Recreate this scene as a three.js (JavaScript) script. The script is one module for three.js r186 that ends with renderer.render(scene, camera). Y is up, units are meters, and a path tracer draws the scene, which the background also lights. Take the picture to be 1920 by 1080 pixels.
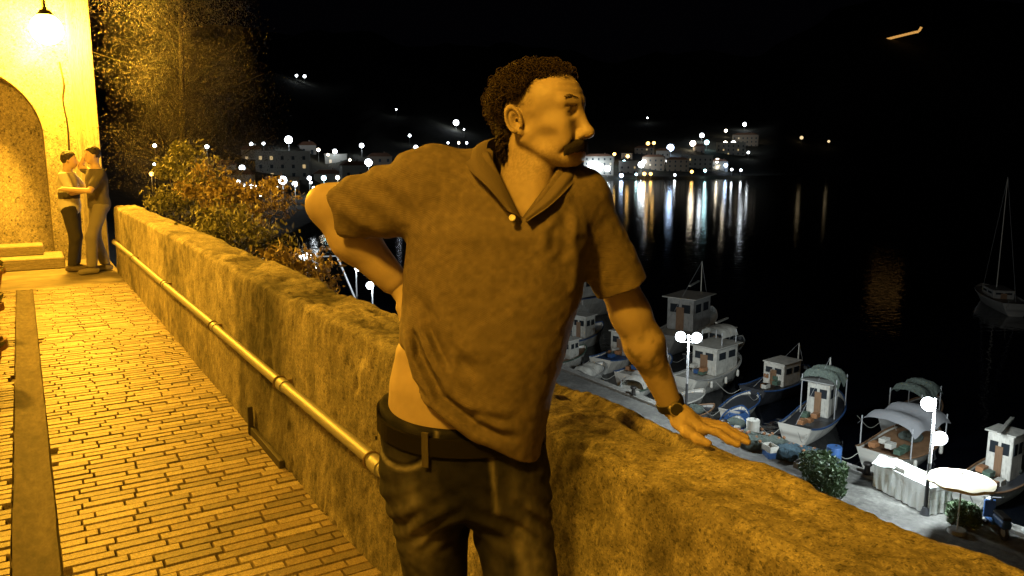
import * as THREE from 'three';
import { mergeGeometries } from 'three/addons/utils/BufferGeometryUtils.js';
import { RoundedBoxGeometry } from 'three/addons/geometries/RoundedBoxGeometry.js';

// ------------------------------------------------------------------ camera, sky, moonlight, exposure
const scene = new THREE.Scene();
const EYE = 1.6, PITCH = 0.16515, YAW = 0.55549;      // eye height, tilt down, turn from the street towards the sea
const camera = new THREE.PerspectiveCamera(40.34, 16 / 9, 0.05, 6000);
camera.rotation.order = 'YXZ';
camera.position.set(0, EYE, 0);
camera.rotation.set(-PITCH, -YAW, 0);
scene.add(camera);
const skyData = new Float32Array(32 * 16 * 4);
for (let i = 0; i < 32 * 16; i++) skyData.set([0.00045, 0.00042, 0.0007, 1], i * 4);
const nightSky = new THREE.DataTexture(skyData, 32, 16, THREE.RGBAFormat, THREE.FloatType);
nightSky.mapping = THREE.EquirectangularReflectionMapping; nightSky.needsUpdate = true;
scene.background = nightSky; scene.environment = nightSky;
const moonlight = new THREE.DirectionalLight(0xdfe6ff, 0.003);
moonlight.position.set(60, 120, 40); moonlight.castShadow = true; scene.add(moonlight);
const renderer = new THREE.WebGLRenderer({ antialias: true });
renderer.toneMapping = THREE.LinearToneMapping; renderer.toneMappingExposure = 1.0;
renderer.shadowMap.enabled = true;
const SODIUM = new THREE.Color().setRGB(1, 0.48, 0.03), COOL = new THREE.Color().setRGB(0.86, 0.95, 1);

// ------------------------------------------------------------------ helpers
function rng(seed) { let s = seed >>> 0; return () => { s = (s + 0x6D2B79F5) | 0; let t = Math.imul(s ^ (s >>> 15), 1 | s); t = (t + Math.imul(t ^ (t >>> 7), 61 | t)) ^ t; return ((t ^ (t >>> 14)) >>> 0) / 4294967296; }; }
const R0 = rng(7), rr = (a, b, r = R0) => a + (b - a) * r();
const { sin, cos, abs, min, max, sqrt, PI, exp, hypot, floor, atan2, pow } = Math;
const clamp = (x, a = 0, b = 1) => x < a ? a : x > b ? b : x, mix = (a, b, t) => a + (b - a) * t, sstep = (a, b, x) => { const t = clamp((x - a) / (b - a)); return t * t * (3 - 2 * t); };
const perm = new Uint8Array(512); { const r = rng(99), p = [...Array(256).keys()]; for (let i = 255; i > 0; i--) { const j = floor(r() * (i + 1)); [p[i], p[j]] = [p[j], p[i]]; } for (let i = 0; i < 512; i++) perm[i] = p[i & 255]; }
function vnoise(x, y, z) {
  const i = floor(x), j = floor(y), k = floor(z); let u = x - i, v = y - j, w = z - k; u *= u * (3 - 2 * u); v *= v * (3 - 2 * v); w *= w * (3 - 2 * w);
  const h = (a, b, c) => perm[perm[perm[(i + a) & 255] + ((j + b) & 255)] + ((k + c) & 255)] / 127.5 - 1;
  return mix(mix(mix(h(0, 0, 0), h(1, 0, 0), u), mix(h(0, 1, 0), h(1, 1, 0), u), v), mix(mix(h(0, 0, 1), h(1, 0, 1), u), mix(h(0, 1, 1), h(1, 1, 1), u), v), w);
}
const fbm = (x, y, z, o = 4) => { let s = 0, a = 0.5; for (let i = 0; i < o; i++) { s += a * vnoise(x, y, z); x = x * 2.03 + 5.1; y = y * 2.03 + 1.7; z = z * 2.03 + 9.2; a *= 0.5; } return s; };
function interp(tab, x) { if (x <= tab[0][0]) return tab[0].slice(1); for (let i = 1; i < tab.length; i++) if (x <= tab[i][0]) { const a = tab[i - 1], b = tab[i], t = (x - a[0]) / (b[0] - a[0]), s = t * t * (3 - 2 * t) * 0.5 + t * 0.5; return a.slice(1).map((v, k) => mix(v, b[k + 1], s)); } return tab[tab.length - 1].slice(1); }
const used = new Map();
function numbered(n) { const k = used.get(n) ?? 0; used.set(n, k + 1); return k ? `${n}_${String(k).padStart(3, '0')}` : n; }
function shade(o) { o.traverse(c => { if (c.isMesh) { c.castShadow = true; c.receiveShadow = true; } }); return o; }
function thing(name, label, category, pos = [0, 0, 0], turn = 0, group) {
  const o = new THREE.Group(); o.name = numbered(name); o.position.set(...pos); o.rotation.y = turn; o.userData = { label, category }; if (group) o.userData.group = group; scene.add(o); return o;
}
function part(name, geo, mat, parent, pos, rot, label) {
  const g = Array.isArray(geo) ? (geo.length > 1 ? mergeGeometries(geo.map(x => { x = x.index ? x.toNonIndexed() : x; for (const k of Object.keys(x.attributes)) if (!['position', 'normal', 'uv'].includes(k)) x.deleteAttribute(k); return x; })) : geo[0]) : geo;
  const m = new THREE.Mesh(g, mat); m.name = name; if (pos) m.position.set(...pos); if (rot) m.rotation.set(...rot); if (label) m.userData.label = label; parent.add(m); m.castShadow = m.receiveShadow = true; return m;
}
function structure(name, geo, mat, label, category) { const m = part(numbered(name), geo, mat, scene); m.userData = { kind: 'structure', label, category }; return m; }
const M = (r, g, b, rough = 0.8, extra = {}) => { const { bumpMap, ...e } = extra; const m = new THREE.MeshPhysicalMaterial({ roughness: rough, ...e }); m.color.setRGB(r, g, b); if (bumpMap) m.bumpMap = bumpMap; return m; };
const box = (w, h, d, x = 0, y = 0, z = 0, ry = 0) => { const g = new THREE.BoxGeometry(w, h, d); if (ry) g.rotateY(ry); return g.translate(x, y, z); };
const rbox = (w, h, d, r = 0.02, x = 0, y = 0, z = 0) => new RoundedBoxGeometry(w, h, d, 2, r).translate(x, y, z);
const V = (x, y, z) => new THREE.Vector3(x, y, z);
function tube(pts, r, seg = 16, rad = 6, closed = false) { return new THREE.TubeGeometry(new THREE.CatmullRomCurve3(pts.map(p => V(...p)), closed), seg, r, rad, closed); }
function rod(a, b, r, rad = 8, r2 = r) { const A = V(...a), B = V(...b), d = B.clone().sub(A), g = new THREE.CylinderGeometry(r2, r, d.length(), rad); g.applyQuaternion(new THREE.Quaternion().setFromUnitVectors(V(0, 1, 0), d.normalize())); const c = A.add(B).multiplyScalar(0.5); return g.translate(c.x, c.y, c.z); }
function noiseTex(size, fn, repeat = 1, srgb = false) {
  const d = new Uint8Array(size * size * 4);
  for (let y = 0; y < size; y++) for (let x = 0; x < size; x++) { const c = fn(x / size, y / size), i = (y * size + x) * 4; const a = Array.isArray(c) ? c : [c, c, c]; for (let k = 0; k < 3; k++) d[i + k] = clamp(a[k]) * 255; d[i + 3] = 255; }
  const t = new THREE.DataTexture(d, size, size); t.wrapS = t.wrapT = THREE.RepeatWrapping; t.magFilter = t.minFilter = THREE.LinearFilter; t.repeat.set(repeat, repeat); if (srgb) t.colorSpace = THREE.SRGBColorSpace; t.needsUpdate = true; return t;
}
// tileable noise on a torus of period n
const tn = (u, v, n, o = 4) => { const w = (a) => a; let s = 0, amp = 0.5, f = n; for (let i = 0; i < o; i++) { const x = u * f, y = v * f, ix = floor(x), iy = floor(y); let a = x - ix, b = y - iy; a *= a * (3 - 2 * a); b *= b * (3 - 2 * b); const h = (p, q) => perm[perm[((ix + p) % f + f) % f & 255] + (((iy + q) % f + f) % f & 255) + i * 17 & 511] / 127.5 - 1; s += amp * mix(mix(h(0, 0), h(1, 0), a), mix(h(0, 1), h(1, 1), a), b); f *= 2; amp *= 0.5; } return w(s); };
const plasterTex = noiseTex(512, (u, v) => { const a = tn(u, v, 6, 6), b = tn(u + 0.3, v + 0.7, 24, 4); const t = 0.84 + 0.2 * a + 0.22 * b + 0.12 * tn(u + 0.1, v + 0.2, 96, 2); return [t, t * 0.985, t * 0.95]; }, 1, true);
const grainTex = noiseTex(1024, (() => { const r = rng(404), n = 256, cell = Float32Array.from({ length: n * n }, () => r()), n2 = 110, c2 = Float32Array.from({ length: n2 * n2 }, () => r()); return (u, v) => { const w = 0.25 * tn(u, v, 128, 2), a = cell[(floor((v + w * 0.004) * n) & 255) * n + (floor((u + w * 0.004) * n) & 255)], b = c2[(floor((v + w * 0.01) * n2) % n2) * n2 + floor((u + w * 0.01 + 1) * n2) % n2]; let t = 0.80 + 0.16 * tn(u, v, 8, 5) + 0.12 * tn(u + 0.4, v, 90, 3) + (a > 0.9 ? 0.13 : a < 0.12 ? -0.17 : (a - 0.5) * 0.12) + (b > 0.93 ? 0.12 : b < 0.07 ? -0.18 : 0); return [t, t * 0.985, t * 0.955]; }; })(), 1, true); // mineral grains of old plaster and brick
const weatherTex = noiseTex(512, (u, v) => { const drip = tn(u, v * 0.12, 40, 3), s = tn(u + 0.2, v, 7, 5); let t = 0.9 + 0.12 * s - 0.22 * clamp(drip * 2 - 0.35) - 0.12 * clamp(tn(u, v + 0.6, 10, 5) * 2 - 0.3); return [t, t * 0.985, t * 0.95]; }, 1, true); // dull, run-stained paint
const heatherTex = noiseTex(256, (u, v) => { const t = 0.80 + 0.2 * tn(u, v, 64, 2) + 0.16 * tn(u + 0.3, v, 24, 2); return [t, t * 0.99, t * 0.97]; }, 1, true);
const roughTex = noiseTex(512, (u, v) => 0.5 + 0.5 * tn(u, v, 16, 6));
const fineTex = noiseTex(256, (u, v) => 0.5 + 0.35 * tn(u, v, 64, 2) + 0.25 * tn(u, v, 8, 2));
const knitTex = noiseTex(256, (u, v) => { const a = sin(u * PI * 2 * 32), b = sin((v * 32 + (floor(u * 32) % 2) * 0.5) * PI * 2); return 0.5 + 0.25 * a * b + 0.25 * tn(u, v, 32, 2); });
const denimTex = noiseTex(256, (u, v) => { const t = sin((u + v) * PI * 2 * 48); return 0.5 + 0.3 * t + 0.25 * tn(u, v, 64, 2); });

// ---- distance-field bodies meshed by surface nets
function capsule(p, a, b, ra, rb) { const ax = b[0] - a[0], ay = b[1] - a[1], az = b[2] - a[2], px = p[0] - a[0], py = p[1] - a[1], pz = p[2] - a[2]; const t = clamp((px * ax + py * ay + pz * az) / (ax * ax + ay * ay + az * az + 1e-12)); return sqrt((px - ax * t) ** 2 + (py - ay * t) ** 2 + (pz - az * t) ** 2) - mix(ra, rb, t); }
function ellipsoid(p, c, r) { const x = (p[0] - c[0]) / r[0], y = (p[1] - c[1]) / r[1], z = (p[2] - c[2]) / r[2], k = sqrt(x * x + y * y + z * z), g = sqrt((x / r[0]) ** 2 + (y / r[1]) ** 2 + (z / r[2]) ** 2); return g < 1e-9 ? -min(...r) : k * (k - 1) / g; }
const smin = (a, b, k) => { const h = max(k - abs(a - b), 0) / k; return min(a, b) - h * h * k * 0.25; };
const smax = (a, b, k) => -smin(-a, -b, k);
function nets(sdf, lo, hi, h, color, uv) {
  const n = [0, 1, 2].map(i => Math.ceil((hi[i] - lo[i]) / h) + 1), [nx, ny, nz] = n, val = new Float32Array(nx * ny * nz), id = (i, j, k) => (k * ny + j) * nx + i, Bk = 6, p = [0, 0, 0];
  for (let k0 = 0; k0 < nz; k0 += Bk) for (let j0 = 0; j0 < ny; j0 += Bk) for (let i0 = 0; i0 < nx; i0 += Bk) {
    p[0] = lo[0] + (i0 + Bk / 2) * h; p[1] = lo[1] + (j0 + Bk / 2) * h; p[2] = lo[2] + (k0 + Bk / 2) * h;
    const d = sdf(p), far = abs(d) > Bk * h * 1.35;
    for (let k = k0; k < min(k0 + Bk, nz); k++) for (let j = j0; j < min(j0 + Bk, ny); j++) for (let i = i0; i < min(i0 + Bk, nx); i++) { if (far) val[id(i, j, k)] = d; else { p[0] = lo[0] + i * h; p[1] = lo[1] + j * h; p[2] = lo[2] + k * h; val[id(i, j, k)] = sdf(p); } }
  }
  const vid = new Int32Array(nx * ny * nz).fill(-1), pos = [], E = [[0, 1], [0, 2], [0, 4], [1, 3], [1, 5], [2, 3], [2, 6], [3, 7], [4, 5], [4, 6], [5, 7], [6, 7]];
  const c = new Float32Array(8);
  for (let k = 0; k < nz - 1; k++) for (let j = 0; j < ny - 1; j++) for (let i = 0; i < nx - 1; i++) {
    let m = 0; for (let q = 0; q < 8; q++) { c[q] = val[id(i + (q & 1), j + ((q >> 1) & 1), k + (q >> 2))]; if (c[q] < 0) m |= 1 << q; }
    if (m === 0 || m === 255) continue;
    let sx = 0, sy = 0, sz = 0, s = 0;
    for (const [a, b] of E) if ((c[a] < 0) !== (c[b] < 0)) { const t = c[a] / (c[a] - c[b]); sx += mix(a & 1, b & 1, t); sy += mix((a >> 1) & 1, (b >> 1) & 1, t); sz += mix(a >> 2, b >> 2, t); s++; }
    vid[id(i, j, k)] = pos.length / 3; pos.push(lo[0] + (i + sx / s) * h, lo[1] + (j + sy / s) * h, lo[2] + (k + sz / s) * h);
  }
  const idx = [];
  for (let k = 1; k < nz - 1; k++) for (let j = 1; j < ny - 1; j++) for (let i = 1; i < nx - 1; i++) {
    const a = val[id(i, j, k)] < 0;
    const quad = (b, q0, q1, q2, q3) => { if (a === b) return; const f = [q0, q1, q2, q3]; if (f.some(x => x < 0)) return; if (a) idx.push(f[0], f[1], f[2], f[0], f[2], f[3]); else idx.push(f[0], f[2], f[1], f[0], f[3], f[2]); };
    quad(val[id(i + 1, j, k)] < 0, vid[id(i, j - 1, k - 1)], vid[id(i, j, k - 1)], vid[id(i, j, k)], vid[id(i, j - 1, k)]);
    quad(val[id(i, j + 1, k)] < 0, vid[id(i - 1, j, k - 1)], vid[id(i - 1, j, k)], vid[id(i, j, k)], vid[id(i, j, k - 1)]);
    quad(val[id(i, j, k + 1)] < 0, vid[id(i - 1, j - 1, k)], vid[id(i, j - 1, k)], vid[id(i, j, k)], vid[id(i - 1, j, k)]);
  }
  const nv = pos.length / 3, nor = new Float32Array(nv * 3), uvs = new Float32Array(nv * 2), col = color ? new Float32Array(nv * 3) : null, e = h * 0.7;
  for (let v = 0; v < nv; v++) {
    const q = [pos[v * 3], pos[v * 3 + 1], pos[v * 3 + 2]], g = [0, 0, 0];
    for (let a = 0; a < 3; a++) { const t = q[a]; q[a] = t + e; const d1 = sdf(q); q[a] = t - e; g[a] = d1 - sdf(q); q[a] = t; }
    const l = hypot(...g) || 1; nor.set(g.map(x => x / l), v * 3);
    const w = uv ? uv(q) : [atan2(q[0], q[2]) * 0.18 * 8, q[1] * 8]; uvs.set(w, v * 2);
    if (col) col.set(color(q, g.map(x => x / l)), v * 3);
  }
  const G = new THREE.BufferGeometry(); G.setAttribute('position', new THREE.BufferAttribute(new Float32Array(pos), 3)); G.setAttribute('normal', new THREE.BufferAttribute(nor, 3)); G.setAttribute('uv', new THREE.BufferAttribute(uvs, 2)); if (col) G.setAttribute('color', new THREE.BufferAttribute(col, 3)); G.setIndex(idx); return G;
}
// ---- leaves: many small bent faces joined into one crown
function leafCloud(r, n, place, size, thin = 0.45) {
  const pos = [], nor = [], uv = [], ix = []; const q = new THREE.Quaternion(), e = new THREE.Euler(), a = V(0, 0, 0), nn = V(0, 0, 0);
  for (let i = 0; i < n; i++) {
    const c = place(i); if (!c) continue; e.set(r() * 6.3, r() * 6.3, r() * 6.3); q.setFromEuler(e); const s = size * mix(0.55, 1.3, r()), b = pos.length / 3;
    for (const [x, y, z] of [[0, -1, 0], [thin, 0, 0.18], [0, 1, -0.1], [-thin, 0, 0.18]]) { a.set(x * s, y * s, z * s).applyQuaternion(q); pos.push(c[0] + a.x, c[1] + a.y, c[2] + a.z); nn.set(x * 0.4, 0, 1).normalize().applyQuaternion(q); nor.push(nn.x, nn.y, nn.z); uv.push(x + 0.5, y * 0.5 + 0.5); }
    ix.push(b, b + 1, b + 2, b, b + 2, b + 3);
  }
  const G = new THREE.BufferGeometry(); G.setAttribute('position', new THREE.Float32BufferAttribute(pos, 3)); G.setAttribute('normal', new THREE.Float32BufferAttribute(nor, 3)); G.setAttribute('uv', new THREE.Float32BufferAttribute(uv, 2)); G.setIndex(ix); return G;
}
const leafMat = (r, g, b) => M(r, g, b, 0.75, { side: THREE.DoubleSide, transmission: 0.25 });

// ------------------------------------------------------------------ the setting: street, hillside, quay, water, far shore
const QUAY = -10.5, SEA = -11.7;
const plaster = M(0.46, 0.42, 0.36, 0.92, { map: grainTex, bumpMap: roughTex, bumpScale: 0.006 });
const concrete = M(0.30, 0.28, 0.25, 0.9, { map: plasterTex, bumpMap: roughTex, bumpScale: 0.004 });
function sheet(x0, x1, z0, z1, y, uvs = 0.5) { const g = new THREE.PlaneGeometry(x1 - x0, z1 - z0).rotateX(-PI / 2).translate((x0 + x1) / 2, y, (z0 + z1) / 2); const p = g.attributes.position, u = g.attributes.uv; for (let i = 0; i < p.count; i++) u.setXY(i, p.getX(i) * uvs, p.getZ(i) * uvs); return g; }
function slab(x0, x1, z0, z1, y0, y1) { return box(x1 - x0, y1 - y0, z1 - z0, (x0 + x1) / 2, (y0 + y1) / 2, (z0 + z1) / 2); }
const streetBed = structure('street', [slab(-2.3, 1.1, -16, 4, -3, -0.03)], M(0.15, 0.13, 0.105, 0.95, { bumpMap: roughTex, bumpScale: 0.004 }), 'dark mortar bed of the narrow street', 'street');
// pavement of narrow bricks laid across the street
const pavement = new THREE.Group(); pavement.name = 'pavement'; pavement.userData = { kind: 'structure', label: 'brick pavement of thin pale bricks laid across the street', category: 'pavement' }; scene.add(pavement);
{
  const bg = (() => { const a = 0.5, c = 0.46, d = 0.34, pos = [], ix = []; // block with chamfered top: length x, width z
    const ring = (x, y, z) => [[-x, y, -z], [x, y, -z], [x, y, z], [-x, y, z]]; const rs = [ring(a, -1, a), ring(a, -0.22, a), ring(0.485, 0, 0.43)];
    const quad = (p, q, r, s) => { const b = pos.length / 3; for (const v of [p, q, r, s]) pos.push(...v); ix.push(b, b + 2, b + 1, b, b + 3, b + 2); };
    for (let k = 0; k < 2; k++) for (let i = 0; i < 4; i++) { const j = (i + 1) % 4; quad(rs[k][i], rs[k][j], rs[k + 1][j], rs[k + 1][i]); }
    quad(rs[2][0], rs[2][1], rs[2][2], rs[2][3]);
    const g = new THREE.BufferGeometry(); g.setAttribute('position', new THREE.Float32BufferAttribute(pos, 3)); const uv = []; for (let i = 0; i < pos.length; i += 3) uv.push(pos[i] * 0.4, pos[i + 2] * 0.14 + pos[i + 1] * 0.05); g.setAttribute('uv', new THREE.Float32BufferAttribute(uv, 2)); g.setIndex(ix); g.computeVertexNormals(); return g; })();
  const r = rng(21), tones = [[0.40, 0.33, 0.25], [0.28, 0.23, 0.18], [0.42, 0.35, 0.26], [0.21, 0.17, 0.13], [0.34, 0.27, 0.195], [0.50, 0.43, 0.33]];
  const mats = tones.map(t => M(...t, 0.55, { map: grainTex, bumpMap: fineTex, bumpScale: 0.0025 }));
  const list = [];
  const lay = (x0, x1, z0, z1, pitch) => { for (let z = z0; z > z1; z -= pitch) { let x = x0 - r() * 0.18; while (x < x1) { const L = 0.19 + r() * 0.035, a = max(x, x0), b = min(x + L, x1); if (b - a > 0.04) list.push({ x: (a + b) / 2, l: b - a - 0.006, z: z + 0.010 * vnoise((a + b) * 1.4, z * 2.2, 3), w: pitch - 0.006 - r() * 0.004, y: (r() - 0.5) * 0.006, ry: (r() - 0.5) * 0.02, rx: (r() - 0.5) * 0.06, m: floor(r() * 6) }); x += L; } } };
  lay(0.005, 1.085, 3.2, -11.25, 0.064);
  const cut = list.map((b, i) => [b, i]).filter(([b]) => b.z < -2.35 && b.z > -12 && b.x > 0 && b.x > -0.2 - 0.02 * b.z).filter(([b]) => { const a = b.x * cos(YAW) + b.z * sin(YAW), F = b.x * sin(YAW) - b.z * cos(YAW); const zc = F * cos(PITCH) + 1.6 * sin(PITCH), yc = F * sin(PITCH) - 1.6 * cos(PITCH); return zc > 0 && yc / zc > -0.37 && a / zc > -0.66; });
  const near = new Set(cut.sort((p, q) => q[0].z - p[0].z).slice(0, 300).map(c => c[1]));
  lay(-1.9, -0.165, 3.2, -11.25, 0.064);
  const rest = [];
  list.forEach((b, i) => {
    if (near.has(i)) { const m = part(numbered('brick'), bg, mats[b.m], pavement, [b.x, b.y, b.z], [b.rx, b.ry, 0]); m.scale.set(b.l, 0.05, b.w); }
    else { const g = bg.clone(); g.applyMatrix4(new THREE.Matrix4().compose(V(b.x, b.y, b.z), new THREE.Quaternion().setFromEuler(new THREE.Euler(b.rx, b.ry, 0)), V(b.l, 0.05, b.w))); const c = new Float32Array(g.attributes.position.count * 3), t = tones[b.m]; for (let k = 0; k < c.length; k++) c[k] = t[k % 3]; g.setAttribute('color', new THREE.BufferAttribute(c, 3)); rest.push(g); }
  });
  const fm = M(1, 1, 1, 0.55, { vertexColors: true, map: grainTex, bumpMap: fineTex, bumpScale: 0.0025 });
  const f = new THREE.Mesh(mergeGeometries(rest), fm); f.name = 'brick_field'; f.userData = { kind: 'stuff' }; pavement.add(f); shade(pavement);
}
// shallow drain channel along the middle of the street
{
  const pos = [], ix = [], uv = []; const prof = [[-0.162, 0.0], [-0.15, -0.003], [-0.11, -0.012], [-0.08, -0.015], [-0.045, -0.012], [-0.012, -0.003], [0.002, 0.0]]; let row = 0;
  for (let z = 3.2; z > -11.3; z -= 0.06, row++) prof.forEach(([x, y], i) => { pos.push(x + 0.004 * vnoise(i * 3, z * 4, 1), y - 0.004 + 0.003 * vnoise(x * 30, z * 9, 4), z); uv.push(x * 1.5, z * 0.6); });
  for (let k = 0; k < row - 1; k++) for (let i = 0; i < 6; i++) { const a = k * 7 + i; ix.push(a, a + 1, a + 7, a + 1, a + 8, a + 7); }
  const g = new THREE.BufferGeometry(); g.setAttribute('position', new THREE.Float32BufferAttribute(pos, 3)); g.setAttribute('uv', new THREE.Float32BufferAttribute(uv, 2)); g.setIndex(ix); g.computeVertexNormals();
  structure('drain_channel', g, M(0.12, 0.10, 0.078, 0.85, { side: THREE.DoubleSide, map: plasterTex, bumpMap: roughTex, bumpScale: 0.003 }), 'dark smooth drain channel between two fields of brick', 'drain');
}
structure('upper_street', [slab(-7, 1.06, -14.6, -11.26, -0.4, -0.012)], M(0.26, 0.235, 0.2, 0.9, { map: plasterTex, bumpMap: roughTex, bumpScale: 0.006 }), 'dull concrete street beyond the brick pavement', 'street');
{ const s = thing('stone_steps', 'two low worn stone steps at the foot of the arched house', 'steps', [0, 0, 0]); part('step', rbox(5.4, 0.17, 0.9, 0.025, -2.25, 0.07, -13.65), plaster, s); part('step', rbox(5.2, 0.15, 0.5, 0.025, -2.4, 0.23, -13.88), plaster, s); }

// parapet wall: a rough plastered profile swept along the street
const WALL_IN = 1.064, WALL_OUT = 1.365, WALL_TOP = 0.936;
{
  const prof = []; const P = (x, y, n) => prof.push([x, y, ...n]);
  for (let i = 0; i <= 30; i++) P(WALL_IN - 0.02 * (1 - i / 30), -0.06 + i / 30 * (WALL_TOP - 0.04 + 0.06), [-1, 0]);
  for (let i = 1; i <= 4; i++) { const t = i / 5 * PI / 2; P(WALL_IN + 0.04 - 0.04 * cos(t), WALL_TOP - 0.04 + 0.04 * sin(t), [-cos(t), sin(t)]); }
  for (let i = 0; i <= 20; i++) P(mix(WALL_IN + 0.04, WALL_OUT - 0.04, i / 20), WALL_TOP, [0, 1]);
  for (let i = 1; i <= 4; i++) { const t = i / 5 * PI / 2; P(WALL_OUT - 0.04 + 0.04 * sin(t), WALL_TOP - 0.04 + 0.04 * cos(t), [sin(t), cos(t)]); }
  for (const y of [0.9, 0.8, 0.6, 0.3, -0.3, -1.2, -4.5]) P(WALL_OUT + (0.9 - y) * 0.03, y, [1, 0]);
  const zs = []; for (let z = 2.6; z > -12.3;) { zs.push(z); z -= z > 0 ? 0.05 : z > -4 ? 0.014 : z > -7 ? 0.022 : 0.045; } zs.push(-12.3);
  const n = prof.length, pos = [], uv = [], col = [], ix = [];
  for (const z of zs) { let len = 0; for (let i = 0; i < n; i++) {
    const [x, y, nx, ny] = prof[i]; if (i) len += hypot(x - prof[i - 1][0], y - prof[i - 1][1]);
    const top = sstep(0.88, 0.935, y);
    let d = 0.012 * fbm(x * 3, y * 3, z * 3, 3) + 0.004 * fbm(x * 14 + 3, y * 14, z * 14, 3) * (0.6 + 1.6 * top) + 0.006 * fbm(x * 48, y * 48, z * 48, 2) + top * 0.016 * fbm(x * 7 + 9, y, z * 5, 3);
    const pit = fbm(x * 26, y * 26, z * 26, 2); if (pit > 0.33) d -= 0.08 * (pit - 0.33);
    const crack = abs(fbm(y * 1.8 + 4, z * 2.6, 3.3, 3)); if (crack < 0.012 && z > -6) d -= 0.006 * (1 - crack / 0.012);
    // broken groove along the outer edge of the top
    const g0 = 1.30 + 0.012 * vnoise(z * 3, 1, 1); const groove = top * exp(-(((x - g0) / 0.026) ** 2)) * sstep(-3.6, -3.1, z) * (1 - sstep(-1.48, -1.2, z)) * (0.55 + 0.8 * vnoise(z * 9, 2, 8)); d -= 0.055 * max(0, groove);
    const hol = top * sstep(0.05, 0.3, fbm(x * 5, 2, z * 3.1 + 4, 3)) * sstep(-6.6, -5.4, z) * (1 - sstep(-3, -2.4, z)); d -= 0.02 * hol;
    const coat = sstep(-0.02, 0.025, fbm(z * 1.7 + 3.3, y * 2.1, x * 2.1, 5) - 0.19) ; d -= coat * (0.005 - 0.007 * fbm(x * 19, y * 19, z * 19, 3)); // top coat fallen away
    const hole = exp(-(((z + 1.36) / 0.016) ** 2 + ((y - 0.79) / 0.035) ** 2)); if (nx < -0.5) d -= 0.03 * hole;
    pos.push(x + nx * d, y + ny * d, z); uv.push(z * 1.3, len * 1.3);
    let c = 0.86 - 0.26 * coat + 0.5 * fbm(z * 1.2, y * 1.2, x + 5, 4) + 0.35 * fbm(z * 9, y * 9, x * 9, 3) + 0.28 * vnoise(z * 60, y * 60, x * 60);
    // weathered runs and moss, plus a cast shadow painted into the wall colour
    const run = sstep(0.12, 0.4, fbm(z * 7, y * 0.7, 8, 4)) * 0.3; c *= 1 - run * (1 - top);
    const edge = 0.05 * fbm(y * 7, z * 7, 2, 3); const paintedShadow = sstep(-5.02, -4.9, z + edge) * (1 - sstep(-4.1, -3.75, z + edge * 3 + (0.9 - y) * -0.25)) * (0.72 + 0.5 * fbm(z * 12, y * 9, 6, 3)); c *= 1 - 0.72 * clamp(paintedShadow) * (1 - top);
    const moss = clamp(max(groove * 1.1, hol * 0.9)) * (0.75 + 0.4 * vnoise(x * 60, 4, z * 60)); c *= 1 - 0.8 * clamp(moss);
    const flake = fbm(z * 11 + 7, y * 11, x * 11, 2) > 0.34 ? 1.22 : 1; c *= flake; c = clamp(c, 0.12, 1.5);
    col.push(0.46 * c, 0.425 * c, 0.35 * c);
  } }
  for (let k = 0; k < zs.length - 1; k++) for (let i = 0; i < n - 1; i++) { const a = k * n + i; ix.push(a, a + n, a + 1, a + 1, a + n, a + n + 1); }
  const cap = pos.length / 3; { const k = zs.length - 1; for (let i = 0; i < n; i++) { pos.push(pos[(k * n + i) * 3], pos[(k * n + i) * 3 + 1], pos[(k * n + i) * 3 + 2]); uv.push(prof[i][0], prof[i][1]); col.push(0.4, 0.37, 0.31); } pos.push(1.23, 0.4, -12.3); uv.push(1.2, 0.4); col.push(0.4, 0.37, 0.31); for (let i = 0; i < n - 1; i++) ix.push(cap + n, cap + i + 1, cap + i); }
  const g = new THREE.BufferGeometry(); g.setAttribute('position', new THREE.Float32BufferAttribute(pos, 3)); g.setAttribute('uv', new THREE.Float32BufferAttribute(uv, 2)); g.setAttribute('color', new THREE.Float32BufferAttribute(col, 3)); g.setIndex(ix); g.computeVertexNormals();
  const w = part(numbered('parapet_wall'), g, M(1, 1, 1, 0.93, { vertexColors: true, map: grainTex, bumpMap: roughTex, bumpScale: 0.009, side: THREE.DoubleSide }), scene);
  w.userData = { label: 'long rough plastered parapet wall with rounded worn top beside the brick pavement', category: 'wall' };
}
// steel pipe rail on the wall's inner face
{
  const steel = M(0.27, 0.265, 0.25, 0.5, { metalness: 0.2, bumpMap: fineTex, bumpScale: 0.0006 }), rust = M(0.16, 0.11, 0.07, 0.8, { bumpMap: fineTex, bumpScale: 0.002 });
  const t = thing('pipe_rail', 'long grey steel pipe rail clamped along the parapet wall', 'pipe', [0.998, 0, 0]);
  const js = [-2.36, -2.52, -3.72, -5.3, -7.4, -9.6, -11.7], yy = z => 0.52 + 0.004 * z;
  for (let i = 0; i < js.length - 1; i++) part('pipe_section', rod([0.004 * (i % 2), yy(js[i]) + 0.003 * (i % 2), js[i]], [0, yy(js[i + 1]), js[i + 1] + 0.003], 0.026, 16), steel, t);
  for (let i = 1; i < js.length; i++) { part('coupling', rod([0, yy(js[i]), js[i] + 0.035], [0, yy(js[i]), js[i] - 0.035], 0.031, 16), steel, t); part('clamp', [new THREE.TorusGeometry(0.031, 0.005, 6, 18).translate(0, yy(js[i]), js[i] - 0.06), box(0.07, 0.02, 0.02, 0.05, yy(js[i]), js[i] - 0.06)], rust, t); }
}
{ // dark bar added for a step in the ground shading by the wall
  const t = thing('added_shade_bar', 'short black bar added for ground shading along the foot of the wall', 'dark bar', [1.02, 0, -4.55]); const iron = M(0.03, 0.025, 0.02, 0.75);
  part('upright', rbox(0.03, 0.17, 0.03, 0.006, 0, 0.08, 0), iron, t); part('strap', rbox(0.025, 0.05, 0.62, 0.006, 0.005, 0.02, 0.32), iron, t);
}
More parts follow.
